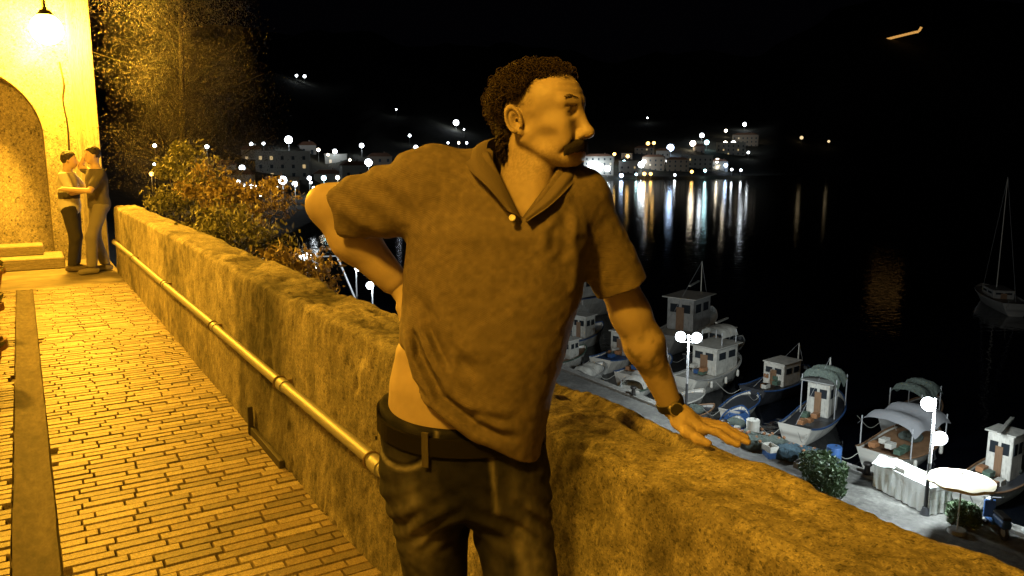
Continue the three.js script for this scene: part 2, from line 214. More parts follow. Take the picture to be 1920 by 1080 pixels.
// hillside below the wall, quay, far land
const bushGreen = leafMat(0.11, 0.115, 0.045), bushDry = leafMat(0.2, 0.15, 0.07), bark = M(0.12, 0.09, 0.06, 0.95, { bumpMap: roughTex, bumpScale: 0.01 });
function hillY(x, z) { const t = clamp((x - 1.4) / 18); return mix(-2.4, QUAY + 0.2, pow(t, 0.8)) + 0.5 * fbm(x * 0.35, z * 0.35, 1, 3) * sin(t * PI); }
{
  const g = new THREE.PlaneGeometry(1, 1, 48, 120), p = g.attributes.position; for (let i = 0; i < p.count; i++) { const x = mix(1.3, 20, p.getX(i) + 0.5), z = mix(14, -110, p.getY(i) + 0.5); p.setXYZ(i, x, hillY(x, z), z); g.attributes.uv.setXY(i, x * 0.4, z * 0.4); } g.computeVertexNormals();
  structure('hillside', g, M(0.07, 0.065, 0.04, 0.95, { side: THREE.DoubleSide, map: plasterTex, bumpMap: roughTex, bumpScale: 0.05 }), 'dark scrub slope falling from the wall to the quay', 'hillside');
}
{
  const stone = M(0.135, 0.14, 0.135, 0.85, { map: plasterTex, bumpMap: roughTex, bumpScale: 0.01 });
  const q1 = sheetBox(18.5, 27.0, 14, -22.9, QUAY), q3 = sheetBox(18.5, 26.0, -22.9, -44, QUAY), q2 = sheetBox(15.5, 23.0, -44, -110, QUAY);
  function sheetBox(x0, x1, z0, z1, y) { const g = slab(x0, x1, z1, z0, SEA - 2, y); const p = g.attributes.position, u = g.attributes.uv; for (let i = 0; i < p.count; i++) u.setXY(i, p.getX(i) * 0.3, p.getZ(i) * 0.3 + p.getY(i) * 0.3); return g; }
  const quay = structure('quay', [q1, q2, q3], stone, 'grey stone quay along the moored boats', 'quay');
  const r = rng(5), kerbMat = [M(0.32, 0.33, 0.32, 0.8, { map: plasterTex, bumpMap: roughTex, bumpScale: 0.006 }), M(0.26, 0.27, 0.26, 0.8, { map: plasterTex, bumpMap: roughTex, bumpScale: 0.006 })];
  for (let z = -5.15; z > -44; z -= 1.5) part(numbered('kerb_stone'), rbox(0.5, 0.14, 1.48, 0.02, z > -22.5 ? 26.72 : 25.72, QUAY + 0.068, z), kerbMat[floor(r() * 2)], quay);
}
const water = (() => {
  const g = new THREE.PlaneGeometry(5200, 5200).rotateX(-PI / 2).translate(1200, SEA, -1200); const u = g.attributes.uv; for (let i = 0; i < u.count; i++) u.setXY(i, u.getX(i) * 900, u.getY(i) * 900);
  return structure('sea', g, M(0.002, 0.003, 0.005, 0.055, { ior: 1.33, bumpMap: noiseTex(256, (x, y) => 0.5 + 0.5 * tn(x, y, 8, 4)), bumpScale: 0.02 }), 'black harbour water with streaks of reflected light', 'sea');
})();
// azimuth is measured from the street (-z) towards the sea (+x)
const DEG = PI / 180, SHORE = [[-40, 30], [3, 60], [8, 95], [10, 105], [16, 125], [20, 175], [24, 300], [30, 410], [37, 470], [45, 515], [50, 545], [53, 640], [60, 820], [80, 1000], [110, 1200]];
const shoreR = a => interp(SHORE, a / DEG)[0];
function landY(x, z) {
  const a = atan2(x, -z), r = hypot(x, z), R = shoreR(a) + 6 * vnoise(a * 22, 1, 3), d = r - R; if (d < 0) return max(SEA - 3, QUAY + d * 2.2);
  const steep = mix(0.17, 0.38, sstep(48, 58, a / DEG)), flat = mix(140, 22, sstep(18, 25, a / DEG)), rise = d < flat ? 0 : (d - flat) * steep * sstep(-8, 52, d - flat);
  return QUAY + 0.2 + min(rise, 260 + (rise - 260) * 0.1) * (1 + 0.25 * fbm(x * 0.006, z * 0.006, 4, 3)) + 1.5 * fbm(x * 0.04, z * 0.04, 7, 3) * sstep(15, 60, d);
}
{
  const na = 150, nr = 90, pos = [], uv = [], ix = [];
  for (let i = 0; i <= na; i++) for (let j = 0; j <= nr; j++) { const a = mix(-30, 100, i / na) * DEG, R = shoreR(a), r = j < 8 ? mix(R * 0.9, R + 26, j / 8) : (R + 26) * pow(2900 / (R + 26), (j - 8) / (nr - 8)); const x = r * sin(a), z = -r * cos(a); pos.push(x, landY(x, z), z); uv.push(x * 0.05, z * 0.05); }
  for (let i = 0; i < na; i++) for (let j = 0; j < nr; j++) { const a = i * (nr + 1) + j; ix.push(a, a + 1, a + nr + 1, a + 1, a + nr + 2, a + nr + 1); }
  const g = new THREE.BufferGeometry(); g.setAttribute('position', new THREE.Float32BufferAttribute(pos, 3)); g.setAttribute('uv', new THREE.Float32BufferAttribute(uv, 2)); g.setIndex(ix); g.computeVertexNormals();
  structure('far_shore', g, M(0.06, 0.06, 0.045, 0.95, { side: THREE.DoubleSide, map: plasterTex }), 'black hills across the bay carrying the town lights', 'hills');
}

// ------------------------------------------------------------------ houses and lanterns of the street
const glassGlow = (c, k) => { const m = new THREE.MeshStandardMaterial({ roughness: 0.4 }); m.color.setRGB(0.8, 0.8, 0.8); m.emissive.copy(c); m.emissiveIntensity = k; return m; };
const darkIron = M(0.03, 0.028, 0.025, 0.5, { metalness: 0.6 });
{ // arched house that closes the street; its face stands at z = -14.3
  const t = thing('arched_house', 'pale plastered house with a rounded arch behind the lit lamp', 'house', [0, 0, -14.3]);
  const s = new THREE.Shape(); s.moveTo(-7, -0.5); s.lineTo(1.1, -0.5); s.lineTo(1.1, 8); s.lineTo(-7, 8); s.closePath();
  const h = new THREE.Path(); h.moveTo(-1.75, -0.1); h.lineTo(0.37, -0.1); h.lineTo(0.37, 1.9); h.absarc(-0.69, 1.9, 1.06, 0, PI, false); h.lineTo(-1.75, -0.1); s.holes.push(h);
  const g = new THREE.ExtrudeGeometry(s, { depth: 0.5, bevelEnabled: true, bevelSize: 0.015, bevelThickness: 0.015, bevelSegments: 2, curveSegments: 24 }).translate(0, 0, -0.5); { const p = g.attributes.position, u = g.attributes.uv; for (let i = 0; i < p.count; i++) u.setXY(i, (p.getX(i) + p.getZ(i)) * 0.4, p.getY(i) * 0.4); }
  part('wall', g, plaster, t); part('recess_wall', box(3, 3.6, 0.1, -0.69, 1.6, -0.62), plaster, t); part('side_wall', box(8.1, 8.5, 4, -2.95, 3.75, -2.7), plaster, t);
  const wood = M(0.10, 0.065, 0.04, 0.7, { bumpMap: fineTex, bumpScale: 0.002 }); const d = new THREE.Group(); d.name = 'door'; t.add(d);
  for (let i = 0; i < 5; i++) part('plank', rbox(0.19, 2.05, 0.05, 0.008, -1.45 + i * 0.196, 1.0, -0.53), wood, d); part('handle', new THREE.SphereGeometry(0.03, 10, 8).translate(-0.72, 1.0, -0.48), darkIron, d);
  part('cable', tube([[0.66, 3.05, 0.02], [0.69, 2.7, 0.03], [0.66, 2.5, 0.02], [0.69, 2.1, 0.02], [0.67, 1.4, 0.02], [0.68, 0.3, 0.02]], 0.014, 40, 6), darkIron, t);
  part('corner_pilaster', rbox(0.34, 8.4, 0.08, 0.02, 0.955, 3.7, 0.02), plaster, t);
}
{ // house front along the near side of the street, beside the camera
  const t = thing('house_front', 'plain plastered house front along the near side of the street', 'house', [-2.0, 0, 0]);
  part('wall', slab(-0.4, 0, -11.2, 5, -0.3, 6.5), plaster, t); part('plinth', slab(0, 0.03, -11.15, 4.95, -0.02, 0.6), concrete, t);
  const wood = M(0.07, 0.09, 0.10, 0.6), dr = new THREE.Group(); dr.name = 'door'; t.add(dr); part('door_leaf', rbox(0.05, 2.0, 0.9, 0.01, 0.055, 1.0, -4), wood, dr); part('handle', new THREE.SphereGeometry(0.03, 8, 6).translate(0.1, 1, -3.65), darkIron, dr);
  for (const z of [-2, -6.5]) { const w = new THREE.Group(); w.name = 'window'; t.add(w); for (const k of [-1, 1]) part('shutter', rbox(0.04, 1.2, 0.48, 0.008, 0.025, 2.2, z + k * 0.25), wood, w); part('sill', rbox(0.12, 0.05, 1.1, 0.01, 0.06, 1.55, z), concrete, w); }
}
function wallLamp(label, x, y, z, bracket, I, glow, group) { // (x, y, z): middle of the glass
  const t = thing('wall_lamp', label, 'street lamp', [x, y, z], 0, group);
  part('bracket', [tube(bracket, 0.018, 20, 6), new THREE.CylinderGeometry(0.06, 0.06, 0.03, 12).rotateZ(PI / 2).rotateY(abs(bracket[bracket.length - 1][2]) > 0.2 ? PI / 2 : 0).translate(...bracket[bracket.length - 1])], darkIron, t);
  part('lamp_cap', [new THREE.CylinderGeometry(0.07, 0.12, 0.07, 16).translate(0, 0.235, 0), new THREE.CylinderGeometry(0.03, 0.03, 0.06, 10).translate(0, 0.28, 0)], darkIron, t);
  part('lamp_globe', new THREE.SphereGeometry(0.225, 28, 18), glassGlow(SODIUM, glow), t);
  const l = new THREE.PointLight(SODIUM, I, 0, 2); l.position.set(0, 0, 0); l.shadow.radius = 9; l.castShadow = true; t.add(l); return t;
}
wallLamp('blazing amber globe lamp on the corner of the arched house', 0.51, 3.45, -13.75, [[0, 0.29, 0], [0, 0.42, -0.1], [0, 0.45, -0.35], [0, 0.3, -0.53]], 175, 45, 'amber street lamps');
wallLamp('amber globe lamp over the middle of the brick pavement, above the frame', -1.15, 3.85, -8.1, [[0, 0.29, 0], [-0.1, 0.44, 0], [-0.5, 0.45, 0], [-0.83, 0.3, 0]], 128, 25, 'amber street lamps');
wallLamp('amber globe lamp beside the camera on the near house front', -1.3, 3.75, -0.2, [[0, 0.29, 0], [-0.1, 0.44, 0], [-0.4, 0.45, 0], [-0.68, 0.3, 0]], 45, 20, 'amber street lamps');
// pots along the drain
{
  const terra = M(0.36, 0.2, 0.12, 0.85, { bumpMap: fineTex, bumpScale: 0.003 }), r = rng(77);
  const spots = [[-0.40, -6.35, 0.2, 'terracotta pot of dark leaves, the one closest to the camera along the drain'], [-0.43, -8.0, 0.19, 'terracotta pot of dark leaves, the middle one along the drain'], [-0.47, -10.6, 0.21, 'terracotta pot of dark leaves, the last one along the drain before the concrete']];
  for (const [x, z, R, label] of spots) {
    const t = thing('flower_pot', label, 'pot', [x, 0, z], 0, 'pots along the drain');
    part('pot', new THREE.LatheGeometry([[0, 0], [R * 0.65, 0], [R * 0.95, 0.3], [R * 1.12, 0.3], [R * 1.12, 0.36], [R, 0.36], [R * 0.95, 0.32], [0, 0.32]].map(p => new THREE.Vector2(...p)), 24), terra, t);
    part('foliage', leafCloud(r, 420, () => { const a = r() * 6.3, q = sqrt(r()) * R * 1.15, h = r(); return [cos(a) * q * (1 - 0.5 * h), 0.34 + h * 0.4, sin(a) * q * (1 - 0.5 * h)]; }, 0.05), bushGreen, t);
  }
}
// bushes against the outer side of the wall and a tree added to stand in for the lamp glare
function bush(label, x, y, z, rx, ry, rz, n, mat, seed, name = 'bush') {
  const r = rng(seed), t = thing(name, label, 'bush', [x, hillY(x, z), z], 0, 'bushes behind the wall'), by = hillY(x, z);
  const clumps = Array.from({ length: 26 }, () => { const a = r() * 6.3, u = r() * 2 - 1, q = pow(r(), 0.45); return [cos(a) * sqrt(1 - u * u) * rx * q, y - by + u * ry * q, sin(a) * sqrt(1 - u * u) * rz * q, mix(0.12, 0.34, r())]; });
  part('foliage', leafCloud(r, n, () => { const c = clumps[floor(r() * 26)], a = r() * 6.3, u = r() * 2 - 1, q = pow(r(), 0.6) * c[3]; return [c[0] + cos(a) * sqrt(1 - u * u) * q, c[1] + u * q * 0.8, c[2] + sin(a) * sqrt(1 - u * u) * q]; }, 0.034), mat, t);
  const st = []; for (let k = 0; k < 7; k++) { const c = clumps[k]; st.push(rod([0.05 * (r() - 0.5), -0.2, 0.05 * (r() - 0.5)], [c[0], c[1], c[2]], 0.028, 5, 0.006)); } part('stem', st, bark, t);
}
bush('tall leafy bush rising over the far end of the wall, by the couple', 1.95, 1.05, -11.6, 0.55, 0.75, 0.8, 5200, bushGreen, 31);
bush('broad leafy bush beside the tall one over the wall', 2.25, 0.98, -10.2, 0.6, 0.55, 0.8, 5200, bushDry, 32);
bush('low bush hanging over the wall top beyond the painted shadow', 1.85, 0.62, -8.7, 0.5, 0.40, 0.9, 5200, bushGreen, 33);
bush('dry brown bush low behind the middle of the wall', 1.95, 0.38, -7.1, 0.45, 0.4, 0.8, 4600, bushDry, 34);
bush('smaller scrub bush just under the white lamps by the elbow', 1.95, 0.16, -5.6, 0.42, 0.30, 0.6, 3600, bushDry, 35);
bush('thin scrub behind the wall under the bent forearm', 1.75, 0.22, -4.4, 0.3, 0.24, 0.45, 1500, bushGreen, 36);
{
  const r = rng(41), bx = 2.42, bz = -13.95, by = hillY(bx, bz), t = thing('added_haze_tree', 'dim feathery tree added for the haze between the amber lamp and the night sky', 'tree', [bx, by, bz]);
  const dark = M(0.02, 0.017, 0.013, 0.95), br = [rod([0, 0, 0], [-0.1, 4.6, -0.2], 0.10, 8, 0.06), rod([-0.1, 4.5, -0.2], [0.1, 8.8, -0.2], 0.06, 7, 0.015)], tips = [];
  for (let k = 0; k < 60; k++) { const h = mix(3.2, 9.0, r()), a = r() * 6.3, L = mix(0.4, 1.5, r()), e = [cos(a) * L, h + mix(-0.1, 0.6, r()), sin(a) * L * 0.4 - 0.1]; br.push(rod([-0.05, h - 0.3, -0.2], e, 0.012, 5, 0.004)); for (let j = 0; j < 7; j++) { const f = mix(0.2, 1.08, r()); tips.push([e[0] * f + (r() - 0.5) * 0.5, mix(h - 0.3, e[1], f) + (r() - 0.5) * 0.6, e[2] * f + (r() - 0.5) * 0.4 + 0.12, mix(0.35, 0.7, r())]); } }
  part('trunk', br, dark, t);
  part('crown', leafCloud(r, 150000, () => { const c = tips[floor(r() * tips.length)], a = r() * 6.3, u = r() * 2 - 1, q = pow(r(), 0.6) * c[3]; return [c[0] + cos(a) * sqrt(1 - u * u) * q, c[1] + u * q, c[2] + sin(a) * sqrt(1 - u * u) * q * 0.7]; }, 0.014, 0.25), leafMat(0.008, 0.0062, 0.0046), t);
}

// ------------------------------------------------------------------ the harbour: quay lamps, boats, stall, parasol
const paint = (r, g, b, k = 0.45) => M(r, g, b, k, { map: weatherTex, bumpMap: fineTex, bumpScale: 0.004 });
const white = paint(0.66, 0.68, 0.66), offWhite = paint(0.52, 0.54, 0.52), greyP = paint(0.30, 0.32, 0.33), blueP = paint(0.03, 0.09, 0.26), darkP = paint(0.035, 0.04, 0.05), woodP = paint(0.22, 0.13, 0.07, 0.6), greenP = paint(0.07, 0.13, 0.10), glassP = M(0.02, 0.025, 0.03, 0.12), canvasG = M(0.25, 0.26, 0.27, 0.95, { side: THREE.DoubleSide, bumpMap: roughTex, bumpScale: 0.02 }), netM = M(0.10, 0.13, 0.11, 0.95, { bumpMap: roughTex, bumpScale: 0.08 }), orangeP = paint(0.34, 0.17, 0.08);
const lampMetal = M(0.42, 0.44, 0.45, 0.45, { metalness: 0.4 }), lampBase = M(0.05, 0.055, 0.06, 0.6);
function quayLamp(label, x, z, globes, H, I, group, gr = 0.2, y0 = QUAY) {
  const t = thing('quay_lamp', label, 'street lamp', [x, y0, z], 0, group);
  part('post', [rod([0, 0, 0], [0, H * 0.45, 0], 0.07, 10, 0.06)], lampBase, t); part('upper_post', [rod([0, H * 0.45, 0], [0, H, 0], 0.055, 10, 0.045)], lampMetal, t); part('foot', new THREE.CylinderGeometry(0.1, 0.17, 0.28, 10).translate(0, 0.14, 0), lampBase, t);
  for (const [dx, dy, dz] of globes) {
    const a = part('arm', [rod([0, dy - 0.24, 0], [dx, dy - 0.24, dz], 0.025, 6), rod([dx, dy - 0.25, dz], [dx, dy - gr + 0.02, dz], 0.05, 8)], lampMetal, t);
    part('lamp_globe', new THREE.SphereGeometry(gr, 18, 12).translate(dx, dy, dz), glassGlow(COOL, 14), a);
    const l = new THREE.PointLight(COOL, I, 0, 2); l.position.set(dx, dy, dz); l.shadow.radius = 8; l.castShadow = true; t.add(l);
  }
}
quayLamp('white double globe lamp by the cloth covered stall, one globe hung lower', 25.38, -14.0, [[-0.2, 3.95, -0.12], [0.22, 2.75, 0.15]], 4.15, 120, 'globe lamps on the quay', 0.23);
quayLamp('white twin globe lamp behind the watch wrist, beside the grey cabin boat', 25.15, -25.3, [[-0.26, 4.05, -0.25], [0.2, 4.05, 0.3]], 4.15, 80, 'globe lamps on the quay', 0.235);
quayLamp('white globe lamp low behind the wall, nearest the forearm', 18.6, -47, [[-0.2, 4.0, 0.1]], 4.1, 70, 'globe lamps on the quay', 0.24);
quayLamp('white globe lamp under the end of the white lifting frame', 20.6, -55.2, [[0.1, 4.0, 0.1]], 4.1, 70, 'globe lamps on the quay', 0.24);
quayLamp('small white globe lamp at the foot of the lifting frame', 17.9, -56.5, [[0.1, 4.0, 0.1]], 4.1, 30, 'globe lamps on the quay', 0.22);
quayLamp('small white twin globe lamp above the dry bush', 19.5, -64.2, [[-0.35, 4.0, 0.1], [0.35, 4.0, -0.1]], 4.1, 25, 'globe lamps on the quay', 0.24);
{ // trapezoid lifting frame
  const t = thing('lifting_frame', 'white trapezoid metal lifting frame behind the bent elbow', 'frame', [16.9, QUAY, -51.5], -0.35);
  for (const s of [-1, 1]) part('leg', rod([s * 3.0, 0, 0], [s * 0.75, 6.0, 0], 0.07, 8), lampMetal, t); part('top_beam', rod([-0.8, 6.0, 0], [0.8, 6.0, 0], 0.08, 8), lampMetal, t); part('cross_beam', rod([-0.93, 5.5, 0], [0.93, 5.5, 0], 0.05, 8), lampMetal, t);
}
function hullGeo(L, B, F, sheer, rake = 0.35) { // stern at -L/2, bow at +L/2; y = 0 is the waterline
  const ns = 26, nq = 9, pos = [], uv = [], ix = [], gun = [];
  const half = t => B / 2 * (t < 0.55 ? mix(0.74, 1, sin(t / 0.55 * PI / 2)) : pow(max(0, 1 - pow((t - 0.55) / 0.45, 2.3)), 0.8)) + 0.015;
  for (let i = 0; i <= ns; i++) { const t = i / ns, b = half(t), top = F + sheer * pow(max(0, (t - 0.3) / 0.7), 2) + sheer * 0.3 * pow(max(0, (0.3 - t) / 0.3), 2), keel = -0.35 + 0.4 * pow(max(0, (t - 0.75) / 0.25), 3);
    for (let s = -1; s <= 1; s += 2) for (let q = 0; q < nq; q++) { const v = q / (nq - 1), y = mix(keel, top, v), w = b * pow(v, 0.42) * (0.86 + 0.14 * v); pos.push((t - 0.5) * L + rake * pow(t, 3) * (v - 0.3) * 0.9, y, s * w); uv.push(t * L * 0.4, y * 0.4); }
    gun.push([(t - 0.5) * L + rake * pow(t, 3) * 0.63, top, b]); }
  const row = nq * 2; for (let i = 0; i < ns; i++) for (let s = 0; s < 2; s++) for (let q = 0; q < nq - 1; q++) { const a = i * row + s * nq + q, b = a + row; if (s) ix.push(a, b, a + 1, a + 1, b, b + 1); else ix.push(a, a + 1, b, a + 1, b + 1, b); }
  for (let q = 0; q < nq - 1; q++) ix.push(q, nq + q, q + 1, q + 1, nq + q, nq + q + 1);
  const g = new THREE.BufferGeometry(); g.setAttribute('position', new THREE.Float32BufferAttribute(pos, 3)); g.setAttribute('uv', new THREE.Float32BufferAttribute(uv, 2)); g.setIndex(ix); g.computeVertexNormals(); return [g, gun];
}
const dsCache = new Map(); const ds = m => { if (!dsCache.has(m)) { const c = m.clone(); c.side = THREE.DoubleSide; dsCache.set(m, c); } return dsCache.get(m); };
function boat(label, x, z, turn, o) {
  const { L, B, F = 0.6, sheer = 0.5, hull = white, rail = blueP, deck = offWhite, name = 'fishing_boat', group = 'boats moored along the quay' } = o;
  const t = thing(name, label, 'boat', [x, SEA, z], turn, group), [g, gun] = hullGeo(L, B, F, sheer);
  part('hull', g, ds(hull), t);
  for (const s of [-1, 1]) part('rub_rail', tube(gun.map(([a, y, b]) => [a, y, s * b]), 0.045, 40, 6), rail, t);
  const dp = [], di = []; gun.forEach(([a, y, b], i) => { const yy = min(y - 0.1, F + sheer * 0.35 - 0.12 + (i / 26) * sheer * 0.4); dp.push(a, yy, -b * 0.94, a, yy, b * 0.94); if (i) { const k = (i - 1) * 2; di.push(k, k + 1, k + 2, k + 1, k + 3, k + 2); } }); const dg = new THREE.BufferGeometry(); dg.setAttribute('position', new THREE.Float32BufferAttribute(dp, 3)); dg.setAttribute('uv', new THREE.Float32BufferAttribute(dp.filter((_, i) => i % 3 !== 1), 2)); dg.setIndex(di); dg.computeVertexNormals(); part('deck', dg, ds(deck), t);
  const dy = F + sheer * 0.15;
  if (o.cabin) { const { x: cx, l, w, h, col = white, roof = white, over = 0.12 } = o.cabin; const c = part('cabin', rbox(l, h, w, 0.05, cx, dy - 0.15 + h / 2, 0), col, t);
    const wy = dy - 0.15 + h * 0.68, wh = h * 0.26; for (const s of [-1, 1]) for (const k of [-1, 1]) part('window', rbox(l * 0.3, wh, 0.03, 0.01, cx + k * l * 0.22, wy, s * (w / 2 + 0.004)), glassP, c); for (const k of [-1, 1]) for (const s of [-1, 1]) part('window', rbox(0.03, wh, w * 0.32, 0.01, cx + s * (l / 2 + 0.004), wy, k * w * 0.22), glassP, c);
    part('door', rbox(0.03, h * 0.72, w * 0.3, 0.01, cx - l / 2 - 0.016, dy - 0.15 + h * 0.36, 0), woodP, c); part('roof', rbox(l + over * 2, 0.07, w + over * 2, 0.03, cx, dy - 0.12 + h, 0), roof, t); }
  if (o.canopy) { const { x0, x1, w, h, mat = canvasG, sag = 0.05 } = o.canopy; const pg = new THREE.PlaneGeometry(x1 - x0, w, 14, 10).rotateX(-PI / 2), p = pg.attributes.position; for (let i = 0; i < p.count; i++) { const u = p.getX(i) / (x1 - x0) * 2, v = p.getZ(i) / w * 2; p.setY(i, 0.22 * (1 - v * v) - sag * cos(u * 6) * 0.6 - 0.3 * pow(abs(v), 8) - 0.02 * vnoise(u * 5, v * 5, x)); } pg.translate((x0 + x1) / 2, dy + h, 0); pg.computeVertexNormals(); part('canvas_canopy', pg, mat, t);
    for (const a of [x0 + 0.1, x1 - 0.1]) for (const s of [-1, 1]) part('canopy_post', rod([a, dy - 0.1, s * w * 0.44], [a, dy + h + 0.02, s * w * 0.44], 0.03, 6), lampMetal, t); }
  if (o.boom) part('boom', rbox(o.boom, 0.1, 0.16, 0.02, o.boomX ?? 0, dy + (o.boomY ?? 2), 0), offWhite, t, [0, 0, 0], [0, 0.25, -0.04]);
  if (o.mast) { part('mast', rod([o.mastX ?? 0.5, dy, 0], [o.mastX ?? 0.5, dy + o.mast, 0], 0.05, 8, 0.03), offWhite, t); for (const e of [L * 0.48, -L * 0.46]) part('stay', rod([o.mastX ?? 0.5, dy + o.mast, 0], [e, dy + 0.1, 0], 0.012, 4), lampMetal, t); }
  if (o.clutter) { const r = rng(o.clutter); for (let k = 0; k < 5; k++) part('fish_crate', rbox(0.45, 0.22, 0.3, 0.02, mix(-L * 0.36, -L * 0.08, r()), dy + 0.1 + 0.2 * (k % 2), (r() - 0.5) * B * 0.5), [offWhite, blueP, orangeP, greenP][floor(r() * 4)], t); part('net_heap', nets(p => { let d = 9; const rr2 = rng(o.clutter + 1); for (let q = 0; q < 6; q++) d = smin(d, ellipsoid(p, [L * 0.18 + (rr2() - 0.5) * 0.7, dy + 0.05 + rr2() * 0.1, (rr2() - 0.5) * 0.6], [0.3, 0.17, 0.24]), 0.1); return d + 0.02 * vnoise(p[0] * 14, p[1] * 14, p[2] * 14); }, [L * 0.18 - 0.9, dy - 0.35, -0.8], [L * 0.18 + 0.9, dy + 0.55, 0.8], 0.06), netM, t); }
  if (o.fenders) for (const s of [-1, 1]) for (let k = 0; k < 3; k++) { const q = gun[6 + k * 6]; part('fender', new THREE.CapsuleGeometry(0.08, 0.26, 4, 10).translate(q[0], q[1] - 0.3, s * (q[2] + 0.05)), o.fenderMat ?? white, t); }
  for (const s of [-1, 1]) part('mooring_line', tube([[-L / 2, F * 0.95, s * B * 0.3], [-L / 2 - 0.8, F * 0.75, s * B * 0.36], [-L / 2 - 1.9, F + 0.62, s * B * 0.45]], 0.015, 12, 4), offWhite, t);
  return t;
}
boat('open white fishing boat with flower topped wheelhouse and high curved bow', 32.1, -23.5, 0.28, { L: 5.2, B: 2.1, F: 0.75, sheer: 0.75, rail: blueP, deck: darkP, cabin: { x: 0.75, l: 1.15, w: 1.1, h: 1.75, col: offWhite, roof: greyP, over: 0.25 }, canopy: { x0: 0.1, x1: 1.7, w: 1.9, h: 1.85, mat: netM, sag: 0.3 }, clutter: 11, mast: 2.6, mastX: 1.5 });
boat('round hulled boat under a sagging grey canvas canopy', 32.0, -18.9, 0.1, { L: 4.6, B: 2.4, F: 0.85, sheer: 0.6, hull: offWhite, rail: woodP, deck: woodP, canopy: { x0: -1.7, x1: 1.6, w: 2.5, h: 1.25, sag: 0.16 }, clutter: 23, fenders: true });
boat('small white boat with narrow wheelhouse and long flat roof beam', 32.0, -14.9, 0.05, { L: 4.8, B: 2.0, F: 0.8, sheer: 0.55, hull: offWhite, rail: woodP, deck: darkP, cabin: { x: 0.35, l: 0.95, w: 0.95, h: 1.85, col: white, roof: offWhite, over: 0.1 }, boom: 3.0, boomX: 0.5, boomY: 1.86, clutter: 37 });
boat('pale boat cut off by the edge of the picture beside the scooter', 32.4, -11.3, 0.05, { L: 5, B: 2.1, F: 0.8, sheer: 0.5, hull: white, rail: greyP, deck: offWhite, cabin: { x: 0.4, l: 1.4, w: 1.2, h: 1.4, col: offWhite }, clutter: 41 });
boat('dark hulled boat with a square white cabin and blue rail', 35.4, -28.4, 0.12, { L: 5.4, B: 2.1, F: 0.8, sheer: 0.5, hull: darkP, rail: blueP, deck: darkP, cabin: { x: 0.2, l: 1.7, w: 1.3, h: 1.25, col: white, roof: white, over: 0.05 }, mast: 1.9, mastX: 1.8, clutter: 53 });
boat('small white open dinghy with a dark inside, beside the dark hulled boat', 31.2, -27.4, 0.35, { L: 3.2, B: 1.5, F: 0.5, sheer: 0.3, rail: blueP, deck: darkP, name: 'dinghy' });
boat('grey white cabin boat with hard top on posts beside the twin globe lamp', 33.2, -31.6, 0.2, { L: 5.6, B: 2.3, F: 1.0, sheer: 0.6, hull: offWhite, rail: greyP, cabin: { x: 0.5, l: 2.3, w: 1.6, h: 1.6, col: offWhite, roof: offWhite, over: 0.2 }, canopy: { x0: 0.0, x1: 1.7, w: 1.5, h: 2.25, mat: offWhite, sag: 0.02 }, fenders: true, clutter: 61 });
boat('large grey workboat with raised superstructure behind the twin globe lamp', 39.5, -40.0, 0.35, { L: 8.2, B: 2.9, F: 1.3, sheer: 0.9, hull: greyP, rail: offWhite, cabin: { x: 0.3, l: 2.8, w: 2.0, h: 2.3, col: greyP, roof: offWhite, over: 0.3 }, boom: 3.6, boomX: 2.2, boomY: 2.8, mast: 4.4, mastX: 2.2 });
boat('big pale boat with a blue stripe between torso and arm', 40.5, -52.5, 0.2, { L: 11, B: 3.6, F: 1.9, sheer: 0.9, hull: offWhite, rail: blueP, cabin: { x: -0.5, l: 4, w: 2.4, h: 1.6, col: offWhite, roof: greyP }, fenders: true });
boat('white motor boat with a boxy cabin behind the elbow of the leaning arm', 32.2, -38.2, 0.3, { L: 5.4, B: 2.1, F: 0.8, sheer: 0.5, rail: blueP, deck: blueP, cabin: { x: 0.3, l: 1.5, w: 1.4, h: 1.5, col: offWhite, roof: white }, clutter: 71 });
boat('small white boat with a pale cover right above the wall edge', 29.0, -32.9, 0.5, { L: 3.6, B: 1.7, F: 0.6, sheer: 0.3, rail: greenP, deck: white, name: 'dinghy', canopy: { x0: -1.3, x1: 1.1, w: 1.5, h: 0.3, mat: ds(white), sag: 0.1 } });
boat('slim white dinghy behind the wrist watch', 29.3, -29.7, 0.1, { L: 3.0, B: 1.3, F: 0.45, sheer: 0.25, rail: offWhite, deck: greyP, name: 'dinghy' });
boat('small white rowing boat beyond the fingers', 29.2, -26.0, 0.5, { L: 2.6, B: 1.2, F: 0.45, sheer: 0.25, rail: blueP, deck: blueP, name: 'dinghy' });
boat('dim sailing yacht far out on the black water', 74, -36, 0.75, { L: 9.5, B: 2.8, F: 1.0, sheer: 0.35, hull: greyP, rail: greyP, deck: greyP, name: 'sailing_yacht', cabin: { x: 0.3, l: 3.2, w: 1.7, h: 0.7, col: greyP, roof: greyP, over: 0.02 }, mast: 10.5, mastX: 0.8, group: 'yacht at anchor' });
boat('open blue dinghy tied close under the fingertips', 28.0, -25.0, 0.6, { L: 2.8, B: 1.2, F: 0.42, sheer: 0.25, hull: offWhite, rail: blueP, deck: blueP, name: 'dinghy', clutter: 81 });
boat('grey open dinghy between the slim white dinghy and the kerb', 27.9, -27.9, -0.1, { L: 2.9, B: 1.25, F: 0.42, sheer: 0.25, hull: greyP, rail: woodP, deck: darkP, name: 'dinghy', clutter: 83 });
boat('white cabin motor boat squeezed behind the leaning forearm', 31.0, -34.6, 0.25, { L: 4.6, B: 1.9, F: 0.8, sheer: 0.4, rail: blueP, cabin: { x: 0.4, l: 1.3, w: 1.2, h: 1.2, col: white, roof: offWhite }, clutter: 85, fenders: true });
